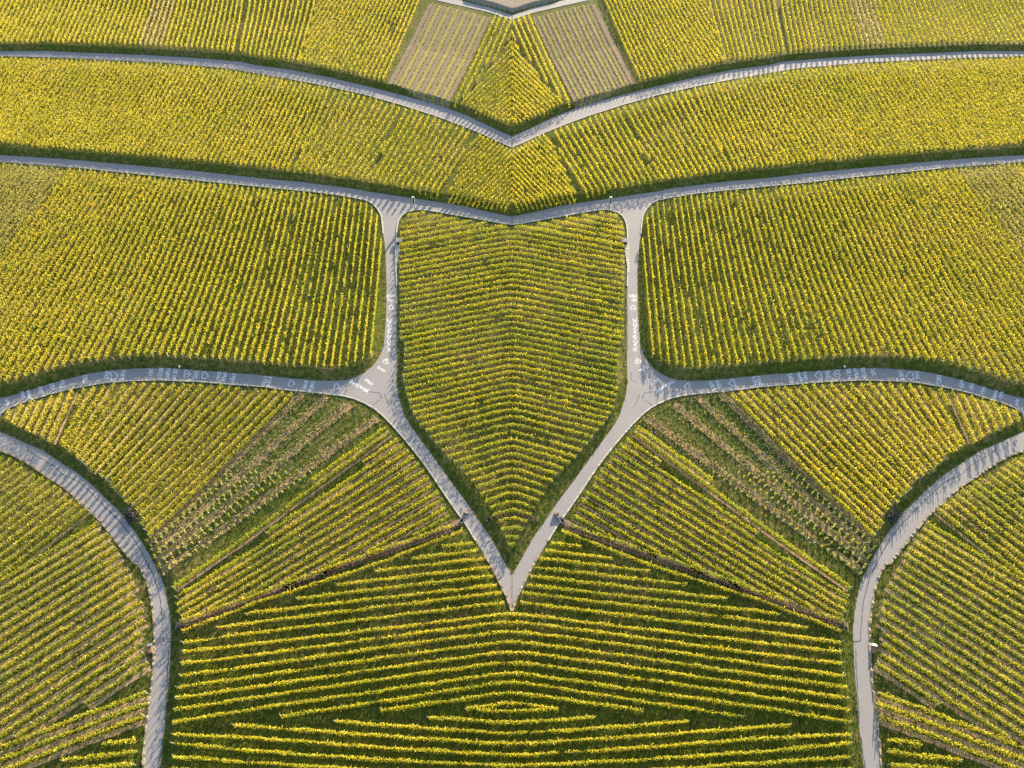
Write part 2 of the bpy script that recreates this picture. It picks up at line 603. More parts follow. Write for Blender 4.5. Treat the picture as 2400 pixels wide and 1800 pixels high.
# cracks and joints in the lanes
cracks = [
    c5((225, 565), (228, 610), (320, 665), (420, 720), (470, 765), (500, 800), (560, 825), (640, 860), (760, 975), (860, 1075), (980, 1190), (1080, 1320),
       (1160, 1450), (1215, 1580)) + c7((1200, 0), (1240, 90), (1270, 180), (1295, 280), (1312, 400), (1322, 520), (1325, 636), (1385, 634)),
    c7((1365, 700), (1358, 900), (1345, 1100), (1338, 1300)), c7((1322, 1420), (1305, 1540), (1285, 1659)),
    c6((865, 95), (905, 130), (1000, 140), (1020, 185)), c6((1040, 150), (1078, 245)), c6((1000, 200), (940, 240)),
    c4((1140, 950), (1137, 1150), (1140, 1340)), c4((1110, 1500), (1110, 1560), (1060, 1580)),
]
for base in (1, -1):
    for ln in cracks:
        P = resample(W(ln), 0.6)
        P = P + RNG.normal(0, 0.04, P.shape)
        q = ribbon(P, 0.16, ROAD_Z + 0.006, 0.5)
        if base < 0:
            q = flipq(q)
        add('road_crack', mesh_np('road_crack', q, len(q)), road_net, ['crack'])

# ------------------------------------------------------------------ chalk lettering (readable on the right half, mirrored on the left)
FONT = {
    'A': [[(0, 0), (.5, 1), (1, 0)], [(.2, .38), (.8, .38)]],
    'B': [[(0, 0), (0, 1), (.7, .95), (.8, .75), (.65, .55), (0, .5)], [(.65, .55), (.95, .35), (.85, .08), (0, 0)]],
    'C': [[(1, .85), (.6, 1), (.15, .8), (0, .5), (.15, .15), (.6, 0), (1, .15)]],
    'D': [[(0, 0), (0, 1), (.6, .92), (.95, .5), (.6, .06), (0, 0)]],
    'E': [[(.9, 1), (0, 1), (0, 0), (.9, 0)], [(0, .5), (.7, .5)]],
    'F': [[(.9, 1), (0, 1), (0, 0)], [(0, .5), (.7, .5)]],
    'G': [[(1, .85), (.6, 1), (.15, .8), (0, .5), (.15, .15), (.6, 0), (.95, .15), (.95, .45), (.55, .45)]],
    'H': [[(0, 0), (0, 1)], [(1, 0), (1, 1)], [(0, .5), (1, .5)]],
    'I': [[(.5, 0), (.5, 1)]],
    'J': [[(.2, 1), (.9, 1), (.85, .2), (.5, 0), (.1, .15)]],
    'K': [[(0, 0), (0, 1)], [(.9, 1), (0, .45), (.95, 0)]],
    'L': [[(0, 1), (0, 0), (.85, 0)]],
    'M': [[(0, 0), (.1, 1), (.5, .35), (.9, 1), (1, 0)]],
    'N': [[(0, 0), (0, 1), (1, 0), (1, 1)]],
    'O': [[(.5, 1), (.1, .8), (0, .5), (.1, .2), (.5, 0), (.9, .2), (1, .5), (.9, .8), (.5, 1)]],
    'P': [[(0, 0), (0, 1), (.75, .95), (.9, .72), (.7, .5), (0, .45)]],
    'R': [[(0, 0), (0, 1), (.75, .95), (.9, .74), (.7, .53), (0, .48)], [(.4, .5), (.95, 0)]],
    'S': [[(.95, .85), (.55, 1), (.1, .85), (.15, .6), (.8, .42), (.95, .18), (.5, 0), (.05, .15)]],
    'T': [[(0, 1), (1, 1)], [(.5, 1), (.5, 0)]],
    'U': [[(0, 1), (.05, .2), (.5, 0), (.95, .2), (1, 1)]],
    'V': [[(0, 1), (.5, 0), (1, 1)]],
    'Y': [[(0, 1), (.5, .5), (1, 1)], [(.5, .5), (.5, 0)]],
}
a_ = np.linspace(0, 2 * math.pi, 25)
HEART = [list(zip(0.5 + 16 * np.sin(a_) ** 3 / 34, 0.53 + (13 * np.cos(a_) - 5 * np.cos(2 * a_) - 2 * np.cos(3 * a_) - np.cos(4 * a_)) / 31))]


def strokes_to_road(strokes_px, name, label, wpx=1.45):
    """strokes given in photograph pixels, right half; a mirrored twin lies on the left half"""
    for base in (1, -1):
        qs = []
        for s in strokes_px:
            P = W(s)
            P = resample(P, 0.25)
            P = P + np.cumsum(RNG.normal(0, 0.012, P.shape), axis=0)
            sc = 12.5 * (np.mean([b for _, b in s]) + 1184) / 2784
            q = ribbon(P, wpx / sc, ROAD_Z + 0.008 + 0.0007 * len(qs), 0.35)
            qs.append(flipq(q) if base < 0 else q)
        q = np.concatenate(qs)
        o = add(name, mesh_np(name, q, len(q)), road_net, ['chalk'])
        o['label'] = label + (' on the right half' if base > 0 else ', mirrored on the left half')


def word(txt, a, b, h, conv, gap=0.28):
    """text from a to b (reading direction, baseline start/end of the middle line), cap height h, crop pixels"""
    (ax, ay), (bx, by) = conv(a, b)
    s = conv((0, 0), (1, 0))
    k = s[1][0] - s[0][0]
    h *= k
    d = np.array([bx - ax, by - ay])
    L = np.linalg.norm(d)
    d /= L
    up = np.array([d[1], -d[0]])          # image y runs down
    n = len(txt)
    cw = L / (n + (n - 1) * gap)
    st = []
    for i, ch in enumerate(txt):
        o = np.array([ax, ay]) + d * (i * cw * (1 + gap)) - up * h / 2
        jit = RNG.uniform(-0.06, 0.06, 2)
        for pl in FONT[ch]:
            st.append([tuple(o + d * cw * (x + jit[0]) + up * h * (y + jit[1])) for x, y in pl])
    strokes_to_road(st, 'chalk_word', 'white chalk word ' + txt, 1.9)


def heart(c, size, ang, conv, dot=False):
    """ang: direction of the heart's upright in image degrees (0 = right, 90 = up)"""
    (cx, cy), = conv(c)
    s = conv((0, 0), (1, 0))
    size *= s[1][0] - s[0][0]
    up = np.array([math.cos(math.radians(ang)), -math.sin(math.radians(ang))])
    rt = np.array([-up[1], up[0]])
    st = [[tuple(np.array([cx, cy]) + rt * (x - .5) * size + up * (y - .5) * size) for x, y in pl] for pl in HEART]
    if dot:
        for pl in ([(.38, .62), (.5, .5), (.62, .64)], [(.5, .5), (.48, .32)], [(.42, .42), (.6, .45)]):
            st.append([tuple(np.array([cx, cy]) + rt * (x - .5) * size + up * (y - .5) * size) for x, y in pl])
    strokes_to_road(st, 'chalk_heart', 'white chalk heart with a little figure inside' if dot else 'white chalk heart outline', 2.2)


RA, RB, RC, RD = cv(1560, 850, 6.506), cv(1860, 850, 7.373), cv(2140, 850, 8.508), cv(1440, 660, 5.53)
heart((330, 370), 105, 10, RA)
word('BIKE', (790, 285), (825, 392), 55, RA)
word('GIRLS', (690, 298), (735, 422), 55, RA)
heart((1015, 315), 110, 12, RA)
word('FIGHT', (1405, 215), (1450, 355), 62, RA)
word('KIDS', (1335, 220), (1375, 355), 50, RA)
word('SARA', (1888, 170), (1938, 305), 66, RA)
word('RAD', (185, 165), (222, 300), 66, RB)
word('BANDE', (80, 175), (140, 335), 58, RB)
heart((435, 225), 130, 8, RB)
word('RMP', (570, 150), (615, 295), 80, RB)
heart((745, 198), 130, 10, RB, True)
word('JULIA', (940, 108), (985, 272), 75, RB)
word('MISKA', (1065, 104), (1105, 260), 66, RB)
word('KRISTI', (1188, 100), (1235, 275), 70, RB)
word('JASI', (1360, 105), (1390, 230), 75, RB)
word('GIRLS', (1838, 135), (1878, 300), 66, RB)
heart((2010, 230), 155, 0, RB)
word('BIKE', (2118, 160), (2150, 290), 66, RB)
word('SARI', (518, 250), (508, 420), 95, RC)
word('VIDI', (950, 350), (975, 520), 90, RC)
word('TOBI', (1180, 410), (1140, 552), 70, RC)
word('SARA', (1412, 478), (1372, 630), 75, RC)
word('RAD', (1772, 575), (1738, 715), 70, RC)
word('BANDE', (1662, 555), (1608, 722), 60, RC)
word('RMP', (2082, 735), (2046, 862), 65, RC)
word('GO', (285, 240), (225, 240), 34, RD)
word('CYRIL', (295, 187), (180, 187), 36, RD)
heart((240, 335), 68, 270, RD)
word('RADBANDE', (272, 900), (262, 475), 46, RD, 0.2)
heart((305, 1030), 78, 290, RD, True)
word('EVA', (405, 1110), (320, 1165), 36, RD)
word('SARA', (575, 1265), (485, 1337), 36, RD)
word('RADBANDE', (770, 1292), (528, 1432), 40, RD, 0.2)

# ------------------------------------------------------------------ kerbs and low walls along the lanes
def wall_strip(px, w, h, mat, name, label, cat, rough=0.0, off=0.0, gaps=0.0, z0=-0.05):
    for base in (1, -1):
        P = resample(W(px), 1.0 if not rough else 0.55)
        d = np.gradient(P, axis=0)
        n = np.stack([-d[:, 1], d[:, 0]], 1)
        n /= np.linalg.norm(n, axis=1)[:, None]
        P = P + n * off
        ww = w * (1 + rough * RNG.uniform(-.5, .5, len(P)))[:, None] / 2
        hh = h * (1 + rough * RNG.uniform(-.7, .6, len(P)))
        if gaps:
            hh = np.where(RNG.random(len(P)) < gaps, 0.02, hh)
        a, b = P - n * ww, P + n * ww
        c = len(P)
        V = np.concatenate([np.c_[a, np.full(c, z0)], np.c_[a, hh], np.c_[b, hh], np.c_[b, np.full(c, z0)]])
        f = []
        for i in range(c - 1):
            for k in range(3):
                f.append((k * c + i, k * c + i + 1, (k + 1) * c + i + 1, (k + 1) * c + i))
        f.append((0, c, 2 * c, 3 * c))
        f.append((c - 1, 4 * c - 1, 3 * c - 1, 2 * c - 1))
        if base < 0:
            V[:, 0] *= -1
            f = [q[::-1] for q in f]
        me = bpy.data.meshes.new(name)
        me.from_pydata(V.tolist(), [], f)
        me.update()
        bm = bmesh.new()
        bm.from_mesh(me)
        bmesh.ops.recalc_face_normals(bm, faces=bm.faces)
        bm.to_mesh(me)
        bm.free()
        o = add(name, me, None, [mat])
        tag(o, label % ('left' if base > 0 else 'right'), cat)


wall_strip(R1_lo[10:], 0.30, 0.16, 'kerb', 'kerb', 'pale kerb along the lower edge of the upper lane, %s half', 'kerb', 0.15)
wall_strip(R0_lo[2:], 0.32, 0.16, 'kerb', 'kerb', 'pale kerb below the topmost lane, %s half', 'kerb', 0.15)
wall_strip(R2_lo[4:] + STEM_l[:1], 0.36, 0.22, 'kerb', 'kerb', 'pale kerb curving round the %s large field into the side lane', 'kerb', 0.15)
wall_strip(H_edge[:14], 0.34, 0.22, 'kerb', 'kerb', 'pale kerb round the top of the central plot, %s half', 'kerb', 0.15)
wall_strip(D_lo[6:] + R3_lo[:16], 0.30, 0.18, 'kerb', 'kerb', 'yellowish kerb below the chalked lane and %s diagonal lane', 'kerb', 0.4)
wall_strip(D_lo[:6], 0.42, 0.26, 'stone', 'stone_edging', 'stone edging on the outer side of the %s lane near the fork', 'edging', 0.6)
wall_strip(R4_lo[2:], 0.36, 0.22, 'stone', 'stone_wall', 'low rubble wall on the outer edge of the %s curving lane', 'wall', 0.9, 0.15, 0.3)

# ------------------------------------------------------------------ vine rows
plots = []          # collected rows: dict(P=points, mat=, w=, h=, dens=, plot=, k=, central=)


def row_lines(g1, g2, n, k0, k1, poly, **kw):
    """rows between two guide lines g1, g2 (pairs of pixels), n intervals, k from k0 to k1, clipped to a pixel polygon"""
    PW = gpt(poly)
    G = gpt(list(g1) + list(g2))
    a1, b1, a2, b2 = G
    d1, d2 = b1 - a1, b2 - a2
    # match the far ends of the guides at the same depth by extending both
    for k in range(k0, k1 + 1):
        f = k / n
        A, B = a1 + (a2 - a1) * f, b1 + (b2 - b1) * f
        d = (B - A) / np.linalg.norm(B - A)
        c = (A + B) / 2
        s = np.arange(-170, 170, 0.5)
        P = c + s[:, None] * d
        ins = inside(P, PW)
        if not ins.any():
            continue
        e = np.flatnonzero(np.diff(np.concatenate([[0], ins.astype(int), [0]])))
        runs = sorted([(b - a, a, b) for a, b in zip(e[::2], e[1::2])])[::-1]
        L, a, b = runs[0]
        if L < 5:
            continue
        jit = RNG.normal(0, 0.5)
        Q = P[[a, b - 1]]
        Q[0] += d * RNG.uniform(-0.3, 0.3)
        Q[1] += d * RNG.uniform(-0.3, 0.3)
        plots.append(dict(P=resample(Q, 0.8), k=k, **kw))


# T: top band, M: second band, L: large field, W: wedge, H: heart, S: bottom, B: lower left
T_low = [(-330, 102), (-150, 102)] + c1((0, 352), (600, 372), (700, 386), (1150, 404), (1700, 428), (2000, 462)) + c2((0, 476), (300, 528), (500, 558), (700, 600), (1000, 668), (1100, 705))
T_top = [(-330, -70), (1010, -70)]
def lowpart(line, x0, x1):
    L = [p for p in line if x0 < p[0] < x1]
    ys = np.interp([x0, x1], [p[0] for p in line], [p[1] for p in line])
    return [(x0, ys[0])] + L + [(x1, ys[1])]


row_lines([(54, 0), (8, 105)], [(569, 0), (548, 127)], 45, -34, 45, lowpart(T_low, -330, 549) + [(569, 0), (576, -60), (-330, -60)],
          plot='T1', mat='yellow', w=0.36, h=1.8)
row_lines([(586, 4), (565, 128)], [(738, 0), (700, 150)], 12, 0, 12, lowpart(T_low, 560, 702) + [(739, 0), (750, -50), (580, -60)],
          plot='T2', mat='yellow', w=0.36, h=1.8)
row_lines([(798, 11), (713, 150)], [(981, 0), (898, 197)], 17, -14, 17, lowpart(T_low, 704, 902) + [(985, 0), (1005, -50), (757, -50), (742, 2)],
          plot='T3', mat='yellow', w=0.38, h=1.8)
row_lines([(1162, 34), (1065, 252)], [(1207, 60), (1110, 278)], 4, 0, 6, [(1160, 33), (1200, 46), (1200, 84), (1180, 112), (1160, 138), (1120, 190), (1098, 218), (1073, 250), (1058, 252)],
          plot='T4', mat='yellow', w=0.5, h=1.8)
row_lines([(1104, 221), (1174, 154)], [(1230, 224), (1300, 157)], 10, -3, 16, [(1077, 249), (1122, 196), (1162, 141), (1182, 118), (1201, 90), (1201, 302), (1180, 296), (1130, 276)],
          plot='T5', mat='yellow', w=0.42, h=1.8)
row_lines([(1017, 0), (941, 152)], [(1152, 34), (1050, 251)], 13, 0, 13, A3((1140, 0), (1300, 20), (1970, 182), (1950, 230), (1440, 1305), (1380, 1310), (1050, 1180), (800, 1060), (700, 1050)),
          plot='TB', mat='young', w=0.16, h=0.7)
M_low = [(-330, 318), (-150, 325)] + c1((0, 1188), (300, 1222), (800, 1278), (1300, 1335), (1700, 1372)) + c2((0, 1392), (300, 1448), (600, 1497), (900, 1538), (1250, 1597)) + c4((1500, 108), (1800, 162), (2072, 203))
M_top = [(p[0], p[1] + 4) for p in R1_lo]
mt = lambda x0, x1: lowpart(M_top, x0, x1)[::-1]
M12 = [(780, 198), (774, 230), (695, 373), (678, 408)]
row_lines([(170, 143), (33, 330)], [(763, 200), (675, 406)], 54, -44, 55, lowpart(M_low, -330, 678) + M12[::-1][1:-1] + mt(-330, 779),
          plot='M1', mat='yellow', w=0.36, h=1.8)
M23 = [(945, 250), (934, 267), (900, 340), (873, 412), (866, 432)]
row_lines([(791, 207), (688, 411)], [(922, 250), (819, 428)], 10, 0, 14, lowpart(M_low, 686, 864) + M23[::-1][1:-1] + mt(784, 940),
          plot='M2', mat='yellow', w=0.44, h=1.8)
M34 = [(1118, 300), (1100, 330), (1040, 458)]
row_lines([(954, 254), (862, 431)], [(1104, 300), (1011, 458)], 11, -3, 12, lowpart(M_low, 870, 1036) + M34[::-1][1:] + mt(950, 1112) + [(902, 345)],
          plot='M3', mat='yellow', w=0.44, h=1.8)
row_lines([(1115, 330), (1030, 419)], [(1320, 330), (1235, 419)], 16, 0, 30, lowpart(M_low, 1045, 1199) + [(1201, 500), (1201, 352), (1116, 308)],
          plot='M4', mat='yellow', w=0.32, h=1.7)
L_low = [(-330, 1010), (-150, 930)] + Z2((0, 1440), (120, 1410), (250, 1360), (400, 1320), (500, 1280), (700, 1232), (900, 1185), (1150, 1145), (1400, 1105), (1700, 1095), (2000, 1085)) + \
    Z4((500, 1375), (900, 1395), (1200, 1422), (1600, 1445), (1950, 1490)) + Z6((470, 1065), (780, 1090), (1000, 1112), (1300, 1100), (1410, 1045), (1500, 1000), (1620, 900))
L_right = [(886, 790), (890, 740), (896, 690), (898, 620), (894, 560), (889, 510)] + Z5((1720, 300), (1660, 222))
L_top = [(p[0], p[1] + 4) for p in R2_lo if p[0] < 862]
row_lines([(181, 392), (11, 641)], [(885, 497), (851, 850)], 55, -34, 57, L_low + L_right + L_top[::-1],
          plot='L', mat='yellow', w=0.5, h=1.75)
W_top = [(p[0], p[1] + 4) for p in R3_lo]
W_lowA = c5((25, 380), (100, 412), (170, 442), (230, 467), (290, 492), (350, 525), (410, 552), (455, 572))
W_lowB = c5((470, 578), (540, 608), (600, 648), (650, 705), (720, 758), (860, 848), (950, 945), (1030, 1045), (1130, 1130), (1190, 1295))
row_lines(c5((110, 250), (40, 390)), c5((600, 90), (400, 550)), 6, -1, 6, W_lowA + c5((565, 330), (640, 85)) + [(p[0], p[1]) for p in lowpart(W_top[::-1], 2, 183)][::-1],
          plot='W1', mat='yellow', w=0.6, h=1.85)
row_lines([(223, 903), (139, 1045)], [(690, 917), (345, 1262)], 21, -2, 21, W_lowB + [(352, 1262), (697, 922)] + lowpart(W_top[::-1], 190, 694)[::-1] + c5((575, 335)),
          plot='W2', mat='yellow', w=0.52, h=1.7)
# lower part of the wedge
row_lines([(903, 1001), (625, 1200)], [(915, 1010), (637, 1213)], 1, 0, 1, [(898, 996), (925, 1012), (420, 1392), (402, 1372)],
          plot='W4', mat='green', w=0.48, h=1.7)
W4_poly = c6((1120, 495), (1200, 545), (1280, 655), (1360, 760), (1430, 870), (1530, 1030), (1600, 1170)) + [(1052, 1226), (865, 1292), (740, 1338), (600, 1390), (430, 1448), (412, 1440), (408, 1398), (560, 1297), (700, 1190), (880, 1060)]
row_lines([(945, 1042), (560, 1290)], [(1060, 1205), (730, 1385)], 10, -2, 11, W4_poly, plot='W4', mat='green', w=0.46, h=1.7)


def explicit(lst, plot, mat, w, h, central=False, k0=0):
    for i, ln in enumerate(lst):
        G = gpt(ln)
        if central:
            G = np.vstack([G, mirror(G)[::-1][1:]])
            G = resample(G, 3.0)
            # bend instead of a hard kink at the middle
            for _ in range(1):
                G[1:-1] = (G[:-2] + 2 * G[1:-1] + G[2:]) / 4
        plots.append(dict(P=resample(G, 0.8), k=k0 + i, plot=plot, mat=mat, w=w, h=h, central=central))


explicit([[(1061, 1231), (760, 1334), (425, 1455)]], 'W4', 'green', 0.6, 1.8, k0=20)
J = lambda *a: [p for q in a for p in q]
explicit([
    [(1084, 1242), (880, 1322), (600, 1412), (470, 1462), (428, 1478)],
    c6((1760, 1355), (1510, 1380)), c6((1800, 1415), (1260, 1480)), c6((1850, 1480), (960, 1580)),
    c8((1900, 30), (660, 170)), c8((1920, 100), (330, 285)), J(c8((1950, 175), (0, 395)), c7((1990, 412))),
    J(c8((1990, 235), (0, 475)), c7((1760, 520))), J(c8((2010, 315), (0, 560)), c7((1480, 640))),
], 'S', 'green', 0.44, 1.6)
explicit([
    J(c7((1480, 715)), c8((0, 650), (1200, 510), (2072, 400))), J(c7((1470, 810)), c8((0, 740), (1200, 580), (2072, 465))),
    J(c7((1460, 908)), c8((0, 828), (1200, 655), (2072, 543))), J(c7((1435, 1003)), c8((0, 915), (1200, 740), (2072, 625))),
    J(c7((1425, 1090)), c8((0, 1000), (1200, 825), (2072, 707))), J(c7((1415, 1185)), c8((0, 1085), (1200, 910), (2072, 792))),
    J(c7((1405, 1285)), c8((0, 1175), (1200, 1005), (2072, 878))), c8((200, 1240), (1200, 1090), (2072, 950)), c8((1010, 1190), (1700, 1095), (2072, 1038)),
    c8((1700, 1178), (1900, 1145), (2072, 1118)), c8((1790, 1180), (2072, 1204)), c8((1400, 1245), (2072, 1293)), c8((640, 1280), (1400, 1335), (2072, 1380)),
    J(c7((1890, 1308)), c8((0, 1322), (1000, 1395), (2072, 1465))), J(c7((1405, 1385)), c8((0, 1413), (1000, 1490), (2072, 1555))),
    J(c7((1400, 1455)), c8((0, 1520), (1000, 1590), (2072, 1640))), J(c7((1400, 1565)), c8((0, 1612), (1000, 1680), (2072, 1735))),
    J(c7((1395, 1665)), c8((0, 1710), (1000, 1775), (2072, 1830))),
], 'S', 'green', 0.44, 1.6, True, 10)
A_poly = E1((-150, 60), (20, 62), (135, 105), (270, 190), (375, 240), (500, 335), (590, 380), (645, 440), (640, 470), (180, 850), (0, 965), (-150, 1060))
row_lines(E1((130, 108), (-510, 585)), E1((640, 450), (0, 958)), 11, -4, 11, A_poly, plot='BA', mat='green', w=0.58, h=1.7)
B_poly = E1((718, 553), (800, 648), (870, 750), (895, 808)) + E2((930, 75), (965, 125), (990, 180), (1005, 240), (1030, 320), (1085, 370), (1060, 455), (1075, 540), (1065, 625), (1075, 715), (1080, 805)) + \
    E3((1080, 185), (640, 465), (300, 670), (0, 755), (-150, 810)) + E1((-150, 1080), (0, 975), (100, 920), (450, 695))
row_lines(E1((715, 560), (100, 930)), E3((1080, 175), (510, 550)), 17, 0, 21, B_poly, plot='BB', mat='green', w=0.48, h=1.7)
explicit([E3((1085, 388), (540, 590), (0, 800), (-150, 855)), E3((1095, 467), (780, 580), (0, 890), (-150, 945)), E3((1075, 562), (660, 712), (70, 950), (-150, 1035)),
          E3((1010, 740), (760, 775)), E3((1010, 827), (470, 892)), E3((1000, 922), (650, 952), (300, 990))], 'BC', 'green', 0.62, 1.7)

# heart plot: rows bow up to the middle
H_c = [p for p in np.arange(400, 530, 12.6)] + [530, 542, 554, 566, 578.5, 590.5, 603.5, 617, 630, 642.5, 655.5, 669, 684, 699, 714, 728, 741, 755] + list(np.arange(769.5, 915, 14.45)) + \
    [928, 943, 959, 976, 994, 1012, 1030, 1046, 1064, 1081, 1099, 1117, 1136, 1155, 1175, 1194, 1213, 1235, 1256, 1273]
H_in = []
for p in H_edge[:17]:
    H_in.append((p[0] + (6 if p[0] < 985 and p[1] > 500 else 0), p[1] + (4 if p[1] < 530 else 0)))
H_poly = [(1200, 531)] + [q for q in H_in if q[0] < 1199] + c4((1190, 760), (1195, 1100), (1200, 1500)) + \
    [(p[0] + a, p[1] + b) for p, a, b in zip(c6((1180, 20), (1212, 120), (1228, 200), (1262, 290), (1310, 385), (1365, 440), (1440, 530), (1520, 630), (1640, 735), (1720, 830), (1790, 920), (1880, 1060), (1920, 1140), (1960, 1210), (2010, 1290), (2050, 1390)), [0] * 16, [0] * 16)] + [(1200, 1300)]
PWH = gpt(H_poly)
for k, yc in enumerate(H_c):
    xs = np.arange(920, 1201, 2.0)
    s_ = np.interp(yc, [450, 800, 1000, 1150, 1290], [0.18, 0.21, 0.275, 0.36, 0.36])
    line = [(x, yc + s_ * (math.hypot(1200 - x, 14) - 14)) for x in xs]
    P = gpt(line)
    ins = inside(P + np.array([-0.02, 0]), PWH)
    if ins.sum() < 3:
        continue
    i = np.flatnonzero(ins)
    Q = P[i[0]:i[-1] + 1]
    if i[-1] >= len(xs) - 2:
        Q = np.vstack([P[i[0]:], mirror(P[i[0]:-1])[::-1]])
        plots.append(dict(P=resample(Q, 0.8), k=k, plot='H', mat='green', w=0.44, h=1.6, central=True))
    else:
        plots.append(dict(P=resample(Q, 0.8), k=k, plot='H', mat='green', w=0.44, h=1.6))

# mirrored twins
rows = []
for r in plots:
    r.setdefault('central', False)
    r['side'] = 'middle' if r['central'] else 'left'
    rows.append(r)
    if not r['central']:
        m = dict(r)
        m['P'] = mirror(r['P'])
        m['side'] = 'right'
        rows.append(m)

OLIVE = gp([(45, 380), (163, 397), (90, 500), (0, 610), (-40, 680), (-330, 800), (-330, 700), (-60, 480)])


def row_len(r):
    return np.linalg.norm(np.diff(r['P'], axis=0), axis=1).sum()


for r in rows:
    x, y = px_of(r['P'][:, 0], r['P'][:, 1], 1.0)
    ok = (x > -5) & (x < 2405) & (y > -5) & (y < 1810)
    if ok.sum() < 2:
        r['area'] = 0.0
    else:
        dl = np.hypot(np.diff(x), np.diff(y))
        r['area'] = float((dl * (ok[1:] & ok[:-1]) * (y[1:] + 1184) / 2784).sum())


def smooth_noise(n, step):
    k = max(2, int(n / step) + 2)
    return np.interp(np.linspace(0, k - 1, n), np.arange(k), RNG.random(k))


def leaves(r, dens, size):
    """leaf-sized kites through the row's volume; returns quads (n,4,3) and tints (n,)"""
    P = r['P']
    seg = np.linalg.norm(np.diff(P, axis=0), axis=1)
    cum = np.concatenate([[0], np.cumsum(seg)])
    L = cum[-1]
    n = max(8, int(L * dens))
    s = RNG.random(n) * L
    # vigour along the row: gaps and thick spots
    vig = smooth_noise(max(8, int(L)), 1.3)
    vig2 = smooth_noise(max(8, int(L)), 9.0)
    vs = np.interp(s, np.linspace(0, L, len(vig)), vig)
    v2 = np.interp(s, np.linspace(0, L, len(vig2)), vig2)
    gap = r.get('gap', 0.06)
    keep = RNG.random(n) < np.clip((vs * 0.7 + v2 * 0.5 - gap) * 3.0, 0.04, 1)
    s, vs = s[keep], vs[keep]
    n = len(s)
    x = np.interp(s, cum, P[:, 0])
    y = np.interp(s, cum, P[:, 1])
    d = np.stack([np.interp(s + 0.4, cum, P[:, 0]) - np.interp(s - 0.4, cum, P[:, 0]), np.interp(s + 0.4, cum, P[:, 1]) - np.interp(s - 0.4, cum, P[:, 1])], 1)
    d /= np.linalg.norm(d, axis=1)[:, None] + 1e-9
    nrm = np.stack([-d[:, 1], d[:, 0]], 1)
    hh = r['h'] * (0.82 + 0.3 * vs)
    f = RNG.beta(1.7, 1.0, n)
    z = 0.32 * r['h'] / 1.8 + f * (hh - 0.32)
    wid = r['w'] * (0.55 + 0.55 * vs) * np.where(f > 0.8, 0.6, 1.0)
    lat = RNG.normal(0, 0.5, n).clip(-1, 1) * wid
    wav = 0.12 * np.sin(s * 0.55 + RNG.random() * 6) * r['w']
    c = np.stack([x + nrm[:, 0] * (lat + wav), y + nrm[:, 1] * (lat + wav), z], 1)
    sz = size * RNG.uniform(0.65, 1.25, n)
    # leaf normal: outwards / upwards with scatter
    o = np.stack([nrm[:, 0] * np.sign(lat), nrm[:, 1] * np.sign(lat), np.zeros(n)], 1)
    nn = RNG.normal(0, 0.75, (n, 3)) + o * 0.9 + np.array([0, 0, 0.55])
    nn /= np.linalg.norm(nn, axis=1)[:, None]
    t = RNG.normal(0, 1, (n, 3))
    u = np.cross(nn, t)
    u /= np.linalg.norm(u, axis=1)[:, None]
    v = np.cross(nn, u)
    # shoots standing out of the top
    ns = int(L * (1.5 if r['h'] > 1 else 0.5))
    ss = RNG.random(ns) * L
    k2 = RNG.random(ns) < np.clip((np.interp(ss, np.linspace(0, L, len(vig)), vig) * 0.7 + np.interp(ss, np.linspace(0, L, len(vig2)), vig2) * 0.5 - gap) * 3, 0, 1)
    ss = ss[k2]
    ns = len(ss)
    sx, sy = np.interp(ss, cum, P[:, 0]), np.interp(ss, cum, P[:, 1])
    sl = RNG.uniform(0.45, 1.05, ns) * r['h'] / 1.8
    sd = RNG.normal(0, 0.45, (ns, 3)) + np.array([0, 0, 1.0])
    sd /= np.linalg.norm(sd, axis=1)[:, None]
    sc = np.stack([sx + RNG.normal(0, .12, ns), sy + RNG.normal(0, .12, ns), np.full(ns, r['h'] * 0.9)], 1) + sd * (sl * 0.35)[:, None]
    su = sd * (sl / 2)[:, None]
    sw = np.cross(sd, RNG.normal(0, 1, (ns, 3)))
    sw = sw / np.linalg.norm(sw, axis=1)[:, None] * (size * 0.36)
    a = np.concatenate([u * (sz / 2)[:, None], su])
    b = np.concatenate([v * (sz * 0.42)[:, None], sw])
    c = np.concatenate([c, sc])
    if r.get('endpoint', True) and n:
        pass
    c[:, 2] += terrain(c[:, :2])
    q = np.stack([c + a, c + b, c - a, c - b], 1)
    # woody cordon tied along the trellis, and the trunks under it
    zc = terrain(P) + r['h'] * 0.42
    lo, hi = np.c_[P, zc - 0.04], np.c_[P, zc + 0.04]
    cq = np.stack([lo[:-1], lo[1:], hi[1:], hi[:-1]], 1)
    ti = np.arange(0, len(P), 2)
    tb_ = np.c_[P[ti], terrain(P[ti])]
    tx = np.array([0.035, 0.02, 0])
    up = np.array([0, 0, r['h'] * 0.44])
    tq = np.stack([tb_ - tx, tb_ + tx, tb_ + tx + up, tb_ - tx + up], 1)
    q = np.concatenate([q, cq, tq])
    n2 = len(cq) + len(tq)
    tint = np.concatenate([0.5 + RNG.normal(0, 0.12, n) + r.get('tint', 0.0), 0.5 + RNG.normal(0, 0.12, ns) + r.get('tint', 0.0), np.full(n2, -9.0)])
    return q, tint


def leaf_object(name, quads, tints, mats, midx=None):
    me = mesh_np(name, quads.reshape(-1, 3), len(quads))
    at = me.attributes.new('tint', 'FLOAT', 'FACE')
    at.data.foreach_set('value', np.ascontiguousarray(tints, np.float32))
    if midx is not None:
        me.polygons.foreach_set('material_index', np.ascontiguousarray(midx, np.int32))
    return add(name, me, None, mats)


